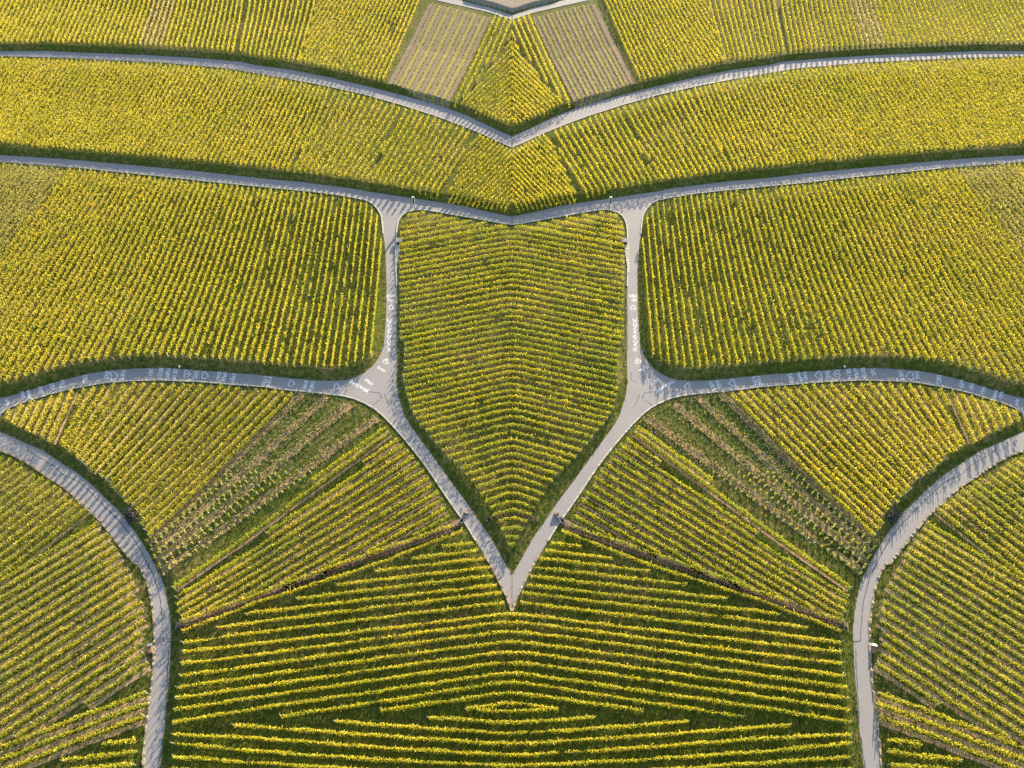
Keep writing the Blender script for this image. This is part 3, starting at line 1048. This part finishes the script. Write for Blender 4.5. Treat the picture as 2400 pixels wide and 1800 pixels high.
ONES = ['', 'first', 'second', 'third', 'fourth', 'fifth', 'sixth', 'seventh', 'eighth', 'ninth', 'tenth', 'eleventh', 'twelfth', 'thirteenth', 'fourteenth',
        'fifteenth', 'sixteenth', 'seventeenth', 'eighteenth', 'nineteenth']
TENS = {2: ('twentieth', 'twenty'), 3: ('thirtieth', 'thirty'), 4: ('fortieth', 'forty'), 5: ('fiftieth', 'fifty'), 6: ('sixtieth', 'sixty'),
        7: ('seventieth', 'seventy'), 8: ('eightieth', 'eighty'), 9: ('ninetieth', 'ninety')}


def ordinal(n):
    if n < 20:
        return ONES[n]
    t, o = divmod(n, 10)
    return TENS[t][0] if o == 0 else TENS[t][1] + '-' + ONES[o]


LBL = {
    'T1': '{o} yellow vine row counted outwards in the top strip, outer {s} block',
    'T2': '{o} yellow vine row from the grass gap in the middle block, top strip, {s} half',
    'T3': '{o} yellow vine row in the block beside the brown plot, top strip, {s} half',
    'T4': '{o} tall vine row beside the brown young plot, {s} of the top centre',
    'T5': '{o} slanting vine row in the {s} half of the topmost chevron',
    'M1': '{o} yellow vine row of the outer {s} block between the two upper lanes',
    'M2': '{o} vine row of the {s} middle block between the two upper lanes',
    'M3': '{o} vine row of the {s} inner block between the two upper lanes',
    'M4': '{o} slanting vine row in the {s} half of the lower chevron',
    'L': '{o} yellow vine row outwards from the side lane in the large {s} field',
    'W1': '{o} bushy yellow vine row from the {s} tip of the wedge below the chalk writing',
    'W2': '{o} slanting vine row below the chalked lane in the {s} wedge, counted from outside',
    'W4': '{o} green vine row down the diagonal lane, between weedy strip and rail, {s} half',
    'S': '{o} vine row down from the rail in the bottom field, {s} part',
    'BA': '{o} thick vine row down the curving lane in the {s} lower corner, upper block',
    'BB': '{o} vine row with tan soil strip down the curving lane, {s} lower corner',
    'BC': '{o} vine row below the grass triangle in the {s} bottom corner',
    'H': '{o} vine row down from the top of the heart-shaped central plot, {s} part',
}
GRP = {'T': 'vine rows of the top strip', 'M': 'vine rows of the second strip', 'L': 'vine rows of the two large fields', 'W': 'vine rows of the two wedge plots',
       'S': 'vine rows of the bottom field', 'B': 'vine rows of the lower corners', 'H': 'vine rows of the heart-shaped plot'}
from collections import defaultdict
order = defaultdict(list)
for r in rows:
    if r['plot'] != 'TB':
        order[(r['plot'], r['side'])].append(r)
for (pl, sd), lst in order.items():
    lst.sort(key=lambda r: (-r['k'] if pl in ('L', 'T1', 'M1', 'T3') else r['k']))
    vis = [r for r in lst if r['area'] > 0] 
    for i, r in enumerate(vis):
        r['label'] = LBL[pl].format(o=ordinal(i + 1), s=sd)

vine = [r for r in rows if r['plot'] != 'TB']
vine.sort(key=lambda r: -r['area'])
solo, rest = vine[:300], vine[300:]

for r in vine:
    cx, cy = px_of(*r['P'].mean(0), 1.0)
    sc = 12.5 * (cy + 1184) / 2784 * 1024 / 2400     # render pixels per metre here
    r['dens'] = np.interp(sc, [2.2, 3.2, 4.2, 5.5], [28, 34, 40, 48])
    r['size'] = np.interp(sc, [2.2, 3.2, 4.2, 5.5], [0.30, 0.29, 0.27, 0.25])
    r['tint'] = float(RNG.normal(0, 0.05))
    pl = r['plot']
    if pl in ('S', 'BC'):
        r['tint'] += 0.14
    if pl in ('W1',):
        r['tint'] += 0.08
    if pl == 'L':
        kk = r['k']
        r['gap'] = float(np.interp(kk, [10, 25, 45, 57], [0.0, 0.08, 0.27, 0.2]))
        r['w'] = float(np.interp(kk, [0, 25, 45, 57], [0.38, 0.38, 0.31, 0.26]))
    if pl in ('M1', 'T1'):
        r['gap'] = 0.0

post_me = boxes('end_post', [dict(sx=0.09, sy=0.09, sz=2.0, c=(0, 0, 0.98), bevel=0.012)])
post_me.materials.append(MAT['post'])

for r in solo:
    if r['plot'] == 'L' and inside(np.array([[-abs(r['P'][:, 0].mean()), r['P'][:, 1].mean()]]), OLIVE)[0]:
        pass
    q, t = leaves(r, r['dens'], r['size'])
    mats = [r['mat']]
    midx = None
    if r['plot'] == 'L':
        cc = q.mean(1)
        io = inside(np.stack([-np.abs(cc[:, 0]), cc[:, 1]], 1), OLIVE)
        if io.any():
            mats = [r['mat'], 'olive']
            midx = io.astype(int)
    o = leaf_object('vine_row', q, t, mats, midx)
    tag(o, r['label'], 'vine row', GRP[r['plot'][0]])
    for i in (0, -1):
        p = r['P'][i]
        e = bpy.data.objects.new('end_post', post_me)
        COL.objects.link(e)
        e.parent = o
        e.location = (p[0], p[1], float(terrain(p[None])[0]))
        e.rotation_euler = (RNG.normal(0, 0.05), RNG.normal(0, 0.05), RNG.random() * 3)

allq, allt, alli = [], [], []
RM = ['yellow', 'green', 'olive', 'tan']
for r in rest:
    if r['area'] <= 0 and r['plot'] not in ('T1', 'M1', 'L', 'BA', 'BB', 'S'):
        continue
    q, t = leaves(r, r['dens'], r['size'])
    mi = np.full(len(q), RM.index(r['mat']))
    if r['plot'] == 'L':
        cc = q.mean(1)
        io = inside(np.stack([-np.abs(cc[:, 0]), cc[:, 1]], 1), OLIVE)
        mi[io] = 2
    if r['plot'] == 'T1' and 27 <= r['k'] <= 31:
        mi[:] = 3
    allq.append(q)
    allt.append(t)
    alli.append(mi)
o = leaf_object('vine_rows', np.concatenate(allq), np.concatenate(allt), RM, np.concatenate(alli))
tag(o, 'dense yellow vine rows of the upper strips and field margins', 'vine rows', None, 'stuff')

# young vine rows in the two brown plots
order2 = defaultdict(list)
for r in rows:
    if r['plot'] == 'TB':
        order2[r['side']].append(r)
for sd, lst in order2.items():
    for i, r in enumerate(sorted(lst, key=lambda r: r['k'])):
        r['gap'] = -0.2
        q, t = leaves(r, 9, 0.30)
        o = leaf_object('young_vine_row', q, t, ['young'])
        tag(o, '%s thin pale row of young vines in the %s brown plot, counted from outside' % (ordinal(i + 1), sd), 'young vines', 'young vine rows in the brown plots')
        for i2 in (0, -1):
            p = r['P'][i2]
            e = bpy.data.objects.new('end_post', post_me)
            COL.objects.link(e)
            e.parent = o
            e.location = (p[0], p[1], float(terrain(p[None])[0]) - 0.3)

# ------------------------------------------------------------------ soil strips between rows
def soil_strips(name, strips, mat, kind='structure'):
    qs = []
    for P, w, lift in strips:
        P = resample(P, 0.8)
        z = terrain(P) + lift + np.where(terrain(P) > 0.1, 0.06, 0.0)
        q = ribbon(P, w, z, 0.25)
        qs.append(q)
        qs.append(flipq(q))
    q = np.concatenate(qs)
    o = add(name, mesh_np(name, q, len(q)), None, [mat])
    tag(o, kind=kind)
    return o


def offset(P, d):
    t = P[-1] - P[0]
    if t[1] < 0:
        t = -t
    n = np.array([t[1], -t[0]]) / np.linalg.norm(t)
    return P + n * d            # to the right of a line running away from the camera


by = defaultdict(list)
for r in plots:
    by[r['plot']].append(r)
soil_strips('soil', [(offset(r['P'], 0.75), 0.95, 0.035) for r in by['BB'] + by['BC'][:3]], 'soil_tan')
soil_strips('soil', [(offset(r['P'], 0.6), 0.6, 0.035) for r in by['W4']], 'soil_red')
soil_strips('soil', [(offset(r['P'], 0.65), 0.5, 0.035) for r in by['W2'][::2] + by['W1']], 'soil_tan')
soil_strips('soil', [(offset(r['P'], 0.7), 0.7, 0.035) for r in by['BA']], 'soil_weedy')
tb = sorted(by['TB'], key=lambda r: r['k'])
mid = [((resample(a['P'], 500)[[0, -1]] + resample(b['P'], 500)[[0, -1]]) / 2) for a, b in zip(tb[:-1], tb[1:])]
soil_strips('soil', [(m, 1.6, 0.045) for m in mid[::2]] + [(offset(tb[0]['P'], -1.1), 1.9, 0.05)], 'soil_brown')
soil_strips('soil', [(m, 1.6, 0.04) for m in mid[1::2]], 'soil_olive')

# weedy, replanted strip in the wedge
def w3_line(f):
    a = np.array([(690, 920), (905, 993)])
    b = np.array([(348, 1268), (388, 1350)])
    A = a[0] + (a[1] - a[0]) * f
    B = b[0] + (b[1] - b[0]) * f
    A = A + np.array([0, -18 * math.sin(math.pi * f)])
    return gp([tuple(A), tuple(B)])


soil_strips('soil', [(w3_line(f), 1.9, 0.05) for f in (0.10, 0.36, 0.61, 0.90)], 'soil_weedy')
# strip of bare soil beside the rack rail, and the fallow field above the topmost lane
rail_px = [(1082, 1230), (960, 1276), (849, 1316), (700, 1372), (600, 1408), (500, 1446), (414, 1475)]
soil_strips('soil', [(offset(W(rail_px), -0.7), 1.3, 0.035)], 'soil_red')
fal = gp([(1200, 34), (1144, 17), (1073, -1), (930, -39), (880, -52), (880, -75), (1200, -75)])
cen = (GP[quads[:, 0]] + GP[quads[:, 2]]) / 2
gme.materials.append(MAT['fallow'])
gme.polygons.foreach_set('material_index', inside(np.stack([-np.abs(cen[:, 0]), cen[:, 1]], 1), fal + np.array([0.5, 0.8])).astype(np.int32))


def scatter(name, P, n_per, size, hmax, mat, spread):
    """clumps of upright blades at points P"""
    m = len(P) * n_per
    c = np.repeat(P, n_per, 0) + RNG.normal(0, spread, (m, 2))
    ln = RNG.uniform(0.4, 1.0, m) * hmax
    d = RNG.normal(0, 0.5, (m, 3)) + np.array([0, 0, 1.0])
    d /= np.linalg.norm(d, axis=1)[:, None]
    d[:, 2] = np.abs(d[:, 2])
    w = np.cross(d, RNG.normal(0, 1, (m, 3)))
    w = w / np.linalg.norm(w, axis=1)[:, None] * (size * RNG.uniform(0.6, 1.3, m))[:, None]
    z = terrain(c)
    b = np.c_[c, z]
    mid = b + d * (ln * 0.5)[:, None]
    q = np.stack([b, mid + w, b + d * ln[:, None], mid - w], 1)
    t = 0.5 + RNG.normal(0, 0.2, m)
    o = leaf_object(name, q, t, [mat])
    return o


# weeds on the replanted strip
wp = []
for f in (0.08, 0.13, 0.33, 0.39, 0.58, 0.64, 0.87, 0.93):
    P = resample(w3_line(f), 0.5)
    wp.append(P)
wp = np.concatenate(wp)
wp = np.vstack([wp, mirror(wp)])
wp = wp[RNG.random(len(wp)) < 0.8]
tag(scatter('weeds', wp, 6, 0.15, 0.8, 'weed', 0.42), kind='stuff')

# young vines with pale tubes
tube_me = [cyl_mesh('tube', 0.10, 0.09, 0.85, 7) for _ in range(1)]
tube_me[0].materials.append(MAT['tube'])
tuft = []
for v in range(5):
    m = 16
    d = RNG.normal(0, 0.6, (m, 3)) + np.array([0, 0, 0.5])
    c = np.stack([RNG.normal(0, 0.12, m), RNG.normal(0, 0.12, m), RNG.uniform(0.6, 1.25, m)], 1)
    u = RNG.normal(0, 1, (m, 3)); u /= np.linalg.norm(u, axis=1)[:, None]
    w = np.cross(u, RNG.normal(0, 1, (m, 3))); w /= np.linalg.norm(w, axis=1)[:, None]
    q = np.stack([c + u * .14, c + w * .1, c - u * .14, c - w * .1], 1)
    me = mesh_np('leaves', q, m)
    at = me.attributes.new('tint', 'FLOAT', 'FACE')
    at.data.foreach_set('value', (0.5 + RNG.normal(0, .2, m)).astype(np.float32))
    me.materials.append(MAT['green'])
    tuft.append(me)
STRIP = {0.02: 'outermost', 0.20: 'second', 0.27: 'third', 0.46: 'fourth', 0.53: 'fifth', 0.71: 'sixth', 0.79: 'seventh', 0.98: 'innermost'}
cand = []
for f, nm in STRIP.items():
    P = resample(w3_line(f), 1.45)
    for i, p in enumerate(P):
        for sd in (1, -1):
            cand.append((p[1], np.array([p[0] * sd, p[1]]), i, nm, 'left' if sd > 0 else 'right'))
cand.sort(key=lambda a: a[0])
for y, p, i, nm, sd in cand[:300]:
    z = float(terrain(p[None])[0])
    tl = bpy.data.objects.new('young_vine', tube_me[0])
    COL.objects.link(tl)
    tl.location = (p[0] + RNG.normal(0, .08), p[1] + RNG.normal(0, .08), z)
    tl.rotation_euler = (RNG.normal(0, .06), RNG.normal(0, .06), RNG.random() * 6)
    tag(tl, 'young vine in a pale tube, %s up the %s line of the %s weedy strip' % (ordinal(len(resample(w3_line([k for k, v in STRIP.items() if v == nm][0]), 1.45)) - i), nm, sd),
        'young vine', 'young vines in pale tubes')
    lf = bpy.data.objects.new('leaves', tuft[int(RNG.integers(5))])
    COL.objects.link(lf)
    lf.parent = tl
vq = []
for y, p, i, nm, sd in cand[300:]:
    z = float(terrain(p[None])[0])
    me = tube_me[0]
    for a in range(5):
        a0, a1 = a * 2 * math.pi / 5, (a + 1) * 2 * math.pi / 5
        vq.append([(p[0] + .07 * math.cos(a0), p[1] + .07 * math.sin(a0), z), (p[0] + .07 * math.cos(a1), p[1] + .07 * math.sin(a1), z),
                   (p[0] + .06 * math.cos(a1), p[1] + .06 * math.sin(a1), z + .75), (p[0] + .06 * math.cos(a0), p[1] + .06 * math.sin(a0), z + .75)])
if vq:
    o = add('young_vines', mesh_np('young_vines', np.array(vq), len(vq)), None, ['tube'])
    tag(o, 'farther young vines in pale tubes on the weedy strips', 'young vines', None, 'stuff')

# ------------------------------------------------------------------ grass: verges and alleys
NG = 170000
gxp = RNG.uniform(0, 2400, NG)
gyp = 1800 * RNG.random(NG) ** 0.85
gpts = gp(np.stack([gxp, gyp], 1))
Qm = np.stack([-np.abs(gpts[:, 0]), gpts[:, 1]], 1)
bad = np.zeros(len(Qm), bool)
for poly in ROAD_POLYS:
    bad |= inside(Qm, poly)
TBW = gp(A3((1140, 0), (1300, 20), (1970, 182), (1950, 230), (1440, 1305), (1380, 1310), (1050, 1180), (800, 1060), (700, 1050)))
bad |= inside(Qm, TBW)
bad |= (Qm[:, 1] > 250) & (RNG.random(len(Qm)) < 0.4)
gpts = gpts[~bad]
tag(scatter('grass', gpts, 3, 0.06, 0.34, 'grass', 0.16), kind='stuff')

# ------------------------------------------------------------------ ground dryness per plot, with row shade painted into some alleys
GQ = np.stack([-np.abs(GP[:, 0]), GP[:, 1]], 1)
dry_shade = np.full(len(GP), 0.33)
DRY_SHADE = [(T_low + [(1010, -60), (-330, -60)], 0.34), (lowpart(M_low, -330, 870) + mt(-330, 950), 0.30), (lowpart(M_low, 870, 1199) + mt(950, 1199), 0.26),
       (L_low + L_right + L_top[::-1], 0.12), (H_poly, 0.48), (W_lowB + [(352, 1262), (697, 922)] + W_top[4:22], 0.46), (W4_poly, 0.02), (B_poly, 0.36), (A_poly, 0.42),  # lower wedge set darkest, painting in the long shade of its rows
       ([(1084, 1240), (1195, 1430), (1200, 1560), (430, 1560), (425, 1480)], 0.34), ([(1200, 1560), (1200, 1900), (380, 1900), (420, 1560)], 0.06)]
for poly, v in DRY_SHADE:
    dry_shade[inside(GQ, gp(poly))] = v
Lp = inside(GQ, gp(L_low + L_right + L_top[::-1]))
gxpx, _ = px_of(GQ[:, 0], GQ[:, 1], 0)
dry_shade[Lp] = np.interp(gxpx[Lp], [0, 300, 450, 700], [0.40, 0.30, 0.12, 0.03])  # ground painted darker towards the lane, for the shade between rows
at = gme.attributes.new('dry_shade', 'FLOAT', 'POINT')
at.data.foreach_set('value', dry_shade.astype(np.float32))

# ------------------------------------------------------------------ rack rail
def rail_thing(line, base, label):
    P = resample(W(line), 0.5)
    if base < 0:
        P = mirror(P)
    z = terrain(P) + 0.38
    root = add('rack_rail', None) if False else bpy.data.objects.new('rack_rail', None)
    COL.objects.link(root)
    root.location = (P[0][0], P[0][1], 0)
    tag(root, label, 'rack rail', 'rack rails between the vines')
    d = np.gradient(P, axis=0)
    d /= np.linalg.norm(d, axis=1)[:, None]
    n = np.stack([-d[:, 1], d[:, 0]], 1)
    off = np.array([P[0][0], P[0][1]])
    V, f = [], []
    c = len(P)
    prof = [(-.09, -.1), (-.09, .07), (.09, .07), (.09, -.1)]
    for a, zz in prof:
        for i in range(c):
            V.append((*(P[i] + n[i] * a - off), z[i] + zz))
    for k in range(4):
        for i in range(c - 1):
            f.append((k * c + i, k * c + i + 1, ((k + 1) % 4) * c + i + 1, ((k + 1) % 4) * c + i))
    me = bpy.data.meshes.new('rail_beam')
    me.from_pydata(V, [], f)
    bm = bmesh.new(); bm.from_mesh(me); bmesh.ops.recalc_face_normals(bm, faces=bm.faces); bm.to_mesh(me); bm.free()
    add('rail_beam', me, root, ['rust'])
    bm = bmesh.new()
    for i in range(0, c, 2):
        box_bm(bm, 0.24, 1.05, 0.14, (*(P[i] - off - n[i] * 0.15), z[i] - 0.26), rot=math.atan2(d[i][1], d[i][0]))
    add('sleepers', bm_mesh('sleepers', bm), root, ['wood'])
    return root


rail_thing(rail_px, 1, 'dark rack rail with sleepers running down left of the left diagonal lane')
rail_thing(rail_px, -1, 'dark rack rail with sleepers running down right of the right diagonal lane')
hx = np.arange(1140, 1200.5, 4)
hr = W([(x, 1208 + 0.23 * (math.hypot(1200 - x, 20) - 20)) for x in hx])
hr = np.vstack([hr, mirror(hr)[::-1][1:]])
tmpW = W
W = lambda a, z=0.0: hr
rail_thing(None, 1, 'short dark rack rail crossing the tip of the heart-shaped plot')
W = tmpW

# ------------------------------------------------------------------ things beside the lanes
def empty(name, px, label, cat, side, rz=0.0, z=None):
    p = gp([px])[0]
    o = bpy.data.objects.new(name, None)
    COL.objects.link(o)
    o.location = (p[0] * side, p[1], float(terrain(np.array([p]))[0]) if z is None else z)
    o.rotation_euler = (0, 0, rz * side)
    tag(o, label, cat)
    return o


for side, nm in ((1, 'left'), (-1, 'right')):
    # tall information column at the junction
    o = empty('sign_column', (972.5, 495), 'tall grey sign column with dark panel at the %s top corner of the heart plot' % nm, 'sign', side)
    add('pole', boxes('pole', [dict(sx=0.16, sy=0.16, sz=3.2, c=(0, 0, 1.6), bevel=0.02)]), o, ['steel'])
    add('sign_panel', boxes('sign_panel', [dict(sx=0.85, sy=0.14, sz=2.3, c=(0, 0, 4.1), bevel=0.03)]), o, ['white'])
    add('dark_face', boxes('dark_face', [dict(sx=0.62, sy=0.03, sz=1.95, c=(0, -0.087, 4.05), bevel=0.01)]), o, ['black'])
    add('cap', boxes('cap', [dict(sx=0.74, sy=0.26, sz=0.22, c=(0, 0, 5.36), bevel=0.04)]), o, ['white'])
    # concrete shaft and drain chute beside the side lane
    o = empty('concrete_shaft', (936.5, 570), 'grey concrete shaft with flat lid beside the %s side lane' % nm, 'shaft', side, z=0.0)
    add('shaft_body', boxes('shaft_body', [dict(sx=1.5, sy=1.3, sz=1.0, c=(0, 0, 0.5), bevel=0.04)]), o, ['wood'])
    add('lid', boxes('lid', [dict(sx=1.8, sy=1.75, sz=0.16, c=(0, 0.1, 1.09), bevel=0.03)]), o, ['concrete'])
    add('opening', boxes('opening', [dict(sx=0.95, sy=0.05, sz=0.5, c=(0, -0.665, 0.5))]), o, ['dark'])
    o = empty('drain_chute', (932, 577), 'pale stepped drain chute running down beside the %s side lane' % nm, 'drain', side, z=0.0)
    bm = bmesh.new()
    p0 = gp([(932, 577)])[0]
    p1 = gp([(926.5, 640)])[0]
    dv = p1 - p0
    Ld = np.linalg.norm(dv)
    ang = math.atan2(dv[1], dv[0] * side)
    for k in range(10):
        f = (k + 0.5) / 10
        w = 1.35 * (1 - f) + 0.42 * f
        c = np.array([dv[0] * side, dv[1]]) * f
        box_bm(bm, Ld / 10 * 0.97, w, 0.16 + 0.03 * (9 - k), (c[0], c[1], 0.08 + 0.015 * (9 - k)), rot=ang, bevel=0.02)
    ch = add('chute_steps', bm_mesh('chute_steps', bm), o, ['kerb'])
    o.rotation_euler = (0, 0, 0)
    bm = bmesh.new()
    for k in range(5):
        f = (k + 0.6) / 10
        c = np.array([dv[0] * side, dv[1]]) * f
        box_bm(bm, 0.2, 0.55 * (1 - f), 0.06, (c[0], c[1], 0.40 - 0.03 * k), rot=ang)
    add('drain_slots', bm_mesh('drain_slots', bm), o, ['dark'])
    # concrete basin at the head of the rail
    o = empty('concrete_basin', (1083, 1222), 'grey concrete basin with two slabs at the head of the %s rack rail' % nm, 'basin', side, rz=math.radians(-28), z=0.0)
    o.location.z = 0.0
    add('basin', boxes('basin', [dict(sx=0.95, sy=0.12, sz=0.55, c=(0, 0.55, 0.27), bevel=0.02), dict(sx=0.95, sy=0.12, sz=0.55, c=(0, -0.55, 0.27), bevel=0.02),
                                 dict(sx=0.12, sy=0.98, sz=0.55, c=(-0.415, 0, 0.27), bevel=0.02), dict(sx=0.12, sy=0.98, sz=0.55, c=(0.415, 0, 0.27), bevel=0.02)]), o, ['concrete'])
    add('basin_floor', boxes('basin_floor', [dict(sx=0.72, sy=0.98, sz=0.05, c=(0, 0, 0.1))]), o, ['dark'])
    add('slab', boxes('slab', [dict(sx=1.0, sy=0.55, sz=0.5, c=(-0.05, 1.15, 0.25), bevel=0.03)]), o, ['concrete'])
    add('slab', boxes('slab', [dict(sx=1.05, sy=0.6, sz=0.75, c=(-0.2, 2.05, 0.37), bevel=0.03)]), o, ['stone'])
    # slanted wooden box by the lower wall
    o = empty('wooden_box', (355.5, 1520), 'brown wooden box with slanted grey lid against the %s roadside wall' % nm, 'box', side, rz=math.radians(15), z=0.0)
    add('box_body', boxes('box_body', [dict(sx=0.72, sy=1.3, sz=0.9, c=(0, -0.35, 0.45), bevel=0.03)]), o, ['wood'])
    add('lid', boxes('lid', [dict(sx=0.98, sy=0.62, sz=0.10, c=(0, 0.38, 1.05), bevel=0.02, tilt=math.radians(-22))]), o, ['steel'])
    # heap of cut brush by the curving lane
    p = gp([(308, 1212)])[0]
    m = 700
    c = np.stack([RNG.uniform(-1, 1, m) * 1.3, RNG.uniform(-1, 1, m) * 2.2], 1) * RNG.random(m)[:, None] ** 0.5
    rot = math.radians(38)
    c = c @ np.array([[math.cos(rot), math.sin(rot)], [-math.sin(rot), math.cos(rot)]])
    base = np.c_[c, np.abs(RNG.normal(0, 0.35, m)) * np.exp(-(c ** 2).sum(1) / 4) + 0.15]
    d = RNG.normal(0, 1, (m, 3)) * np.array([1, 1, .55])
    d /= np.linalg.norm(d, axis=1)[:, None]
    w = np.cross(d, RNG.normal(0, 1, (m, 3)))
    w = w / np.linalg.norm(w, axis=1)[:, None] * RNG.uniform(.02, .09, m)[:, None]
    ln = RNG.uniform(.25, .8, m)[:, None]
    q = np.stack([base - d * ln / 2, base + w, base + d * ln / 2, base - w], 1)
    zt = terrain(np.c_[p[0] + c[:, 0], p[1] + c[:, 1]])
    q[..., 2] += zt[:, None]
    o = leaf_object('brush_heap', q, RNG.random(m), ['twig'])
    if side < 0:
        for v in o.data.vertices:
            v.co.x *= -1
    o.location = (p[0] * side, p[1], 0)
    tag(o, 'dark heap of cut brush on the verge of the %s curving lane' % nm, 'brush heap')
    # short dark marker post beside the upper lane
    o = empty('marker_post', (932.7, 224), 'short dark marker post beside the upper lane below the %s brown plot' % nm, 'post', side)
    add('shaft', boxes('shaft', [dict(sx=0.22, sy=0.22, sz=1.25, c=(0, 0, 0.62), bevel=0.03)]), o, ['black'])
    add('cap', boxes('cap', [dict(sx=0.27, sy=0.27, sz=0.12, c=(0, 0, 1.31), bevel=0.03)]), o, ['concrete'])


# ------------------------------------------------------------------ people and the dog (skin modifier bodies)
def skin(name, V, E, R, sub=2):
    me = bpy.data.meshes.new(name)
    me.from_pydata(V, E, [])
    o = bpy.data.objects.new(name, me)
    COL.objects.link(o)
    mod = o.modifiers.new('skin', 'SKIN')
    mod.use_smooth_shade = True
    for i, sv in enumerate(me.skin_vertices[0].data):
        r = R[i]
        sv.radius = r if isinstance(r, tuple) else (r, r)
        sv.use_root = (i == 0)
    s = o.modifiers.new('sub', 'SUBSURF')
    s.levels = s.render_levels = sub
    dg = bpy.context.evaluated_depsgraph_get()
    dg.update()
    out = bpy.data.meshes.new_from_object(o.evaluated_get(dg))
    out.name = name
    COL.objects.unlink(o)
    bpy.data.objects.remove(o)
    return out


def make_person(top, label, px, rz, side):
    # joints in metres, facing -y, mid-stride
    V = [(0, 0, .95), (0, 0, 1.15), (0, .01, 1.38), (0, 0, 1.50), (0, -.01, 1.60), (0, -.02, 1.72),
         (.10, -.02, .90), (.11, -.16, .50), (.11, -.20, .09), (.11, -.33, .05),
         (-.10, .02, .90), (-.11, .08, .50), (-.11, .28, .14), (-.11, .20, .04),
         (.19, .01, 1.40), (.25, .10, 1.14), (.25, .04, .90), (.25, .0, .80),
         (-.19, .01, 1.40), (-.25, -.06, 1.14), (-.24, -.20, .93), (-.24, -.25, .84)]
    E = [(0, 1), (1, 2), (2, 3), (3, 4), (4, 5), (0, 6), (6, 7), (7, 8), (8, 9), (0, 10), (10, 11), (11, 12), (12, 13),
         (2, 14), (14, 15), (15, 16), (16, 17), (2, 18), (18, 19), (19, 20), (20, 21)]
    R = [(.15, .11), (.14, .10), (.15, .10), .055, (.085, .1), (.075, .09), .095, .065, .045, .035, .095, .065, .045, .035,
         .06, .045, .035, .03, .06, .045, .035, .03]
    body = skin('person', V, E, R)
    o = empty('person', px, label, 'person', side, rz, z=0.03)
    b = add('body', body, o)
    for m in ('skin', top, 'trousers'):
        body.materials.append(MAT[m])
    for f in body.polygons:
        z, x = f.center.z, abs(f.center.x)
        if z < .96 and x < .2:
            f.material_index = 2
        elif z < 1.5 and not (x > .2 and z < 1.0):
            f.material_index = 1
    hair = bmesh.new()
    bmesh.ops.create_uvsphere(hair, u_segments=12, v_segments=8, radius=0.105)
    for v in hair.verts:
        v.co = Vector((v.co.x * .92, v.co.y * 1.05 + .015, v.co.z * .85 + 1.71))
    add('hair', bm_mesh('hair', hair), o, ['hair'])
    return o


for side, nm in ((1, 'left'), (-1, 'right')):
    make_person('shirt', 'person in a white shirt walking on the %s chalked lane' % nm, (424.5, 866), math.radians(60), side)
    make_person('jacket', 'person in dark clothes walking on the far %s upper lane' % nm, (189, 125), math.radians(-70), side)
    V = [(0, .32, .52), (0, .0, .54), (0, -.32, .55), (0, -.45, .66), (0, -.58, .74), (0, -.74, .70), (0, .50, .60), (0, .72, .72),
         (.10, .34, .40), (.10, .40, .24), (.10, .36, .03), (-.10, .34, .40), (-.10, .48, .24), (-.10, .44, .03),
         (.09, -.30, .40), (.09, -.34, .22), (.09, -.33, .03), (-.09, -.30, .40), (-.09, -.22, .22), (-.09, -.24, .03), (.06, -.55, .84), (-.06, -.55, .84)]
    E = [(0, 1), (1, 2), (2, 3), (3, 4), (4, 5), (0, 6), (6, 7), (0, 8), (8, 9), (9, 10), (0, 11), (11, 12), (12, 13), (2, 14), (14, 15), (15, 16), (2, 17), (17, 18), (18, 19), (4, 20), (4, 21)]
    R = [.13, .12, .16, .10, .09, .05, .05, .025, .08, .05, .035, .08, .05, .035, .07, .045, .035, .07, .045, .035, .025, .025]
    o = add('dog', skin('dog', V, E, R), None, ['fur'])
    p = gp([(333, 853)])[0]
    o.location = (p[0] * side, p[1], float(terrain(np.array([p]))[0]) + 0.02)
    o.rotation_euler = (0, 0, math.radians(70) * side)
    o.scale = (1.15, 1.15, 1.15)
    tag(o, 'black dog standing on the grass verge above the %s chalked lane' % nm, 'dog')

# ------------------------------------------------------------------ light
SUN_EL, SUN_AZ = math.radians(14.5), math.radians(21.0)     # azimuth measured from +y towards +x
sd = bpy.data.lights.new('sun', 'SUN')
sd.energy = 5.0
sd.angle = math.radians(0.6)
sd.color = (1.0, 0.83, 0.60)
so = bpy.data.objects.new('sun', sd)
COL.objects.link(so)
dirv = Vector((math.sin(SUN_AZ) * math.cos(SUN_EL), math.cos(SUN_AZ) * math.cos(SUN_EL), math.sin(SUN_EL)))
so.rotation_euler = dirv.to_track_quat('Z', 'Y').to_euler()
w = bpy.data.worlds.new('World')
scene.world = w
w.use_nodes = True
wt = w.node_tree
bg = wt.nodes['Background']
sky = wt.nodes.new('ShaderNodeTexSky')
sky.sky_type = 'NISHITA'
sky.sun_disc = False
sky.sun_elevation = SUN_EL
sky.sun_rotation = SUN_AZ
wt.links.new(sky.outputs[0], bg.inputs['Color'])
bg.inputs['Strength'].default_value = 0.135

scene.view_settings.view_transform = 'Standard'
scene.view_settings.look = 'None'
scene.view_settings.exposure = 1.5
scene.view_settings.gamma = 1.0
scene.render.engine = 'CYCLES'
scene.cycles.use_denoising = False
scene.cycles.max_bounces = 6
scene.cycles.transmission_bounces = 4
print('rows', len(vine), 'solo', len(solo))
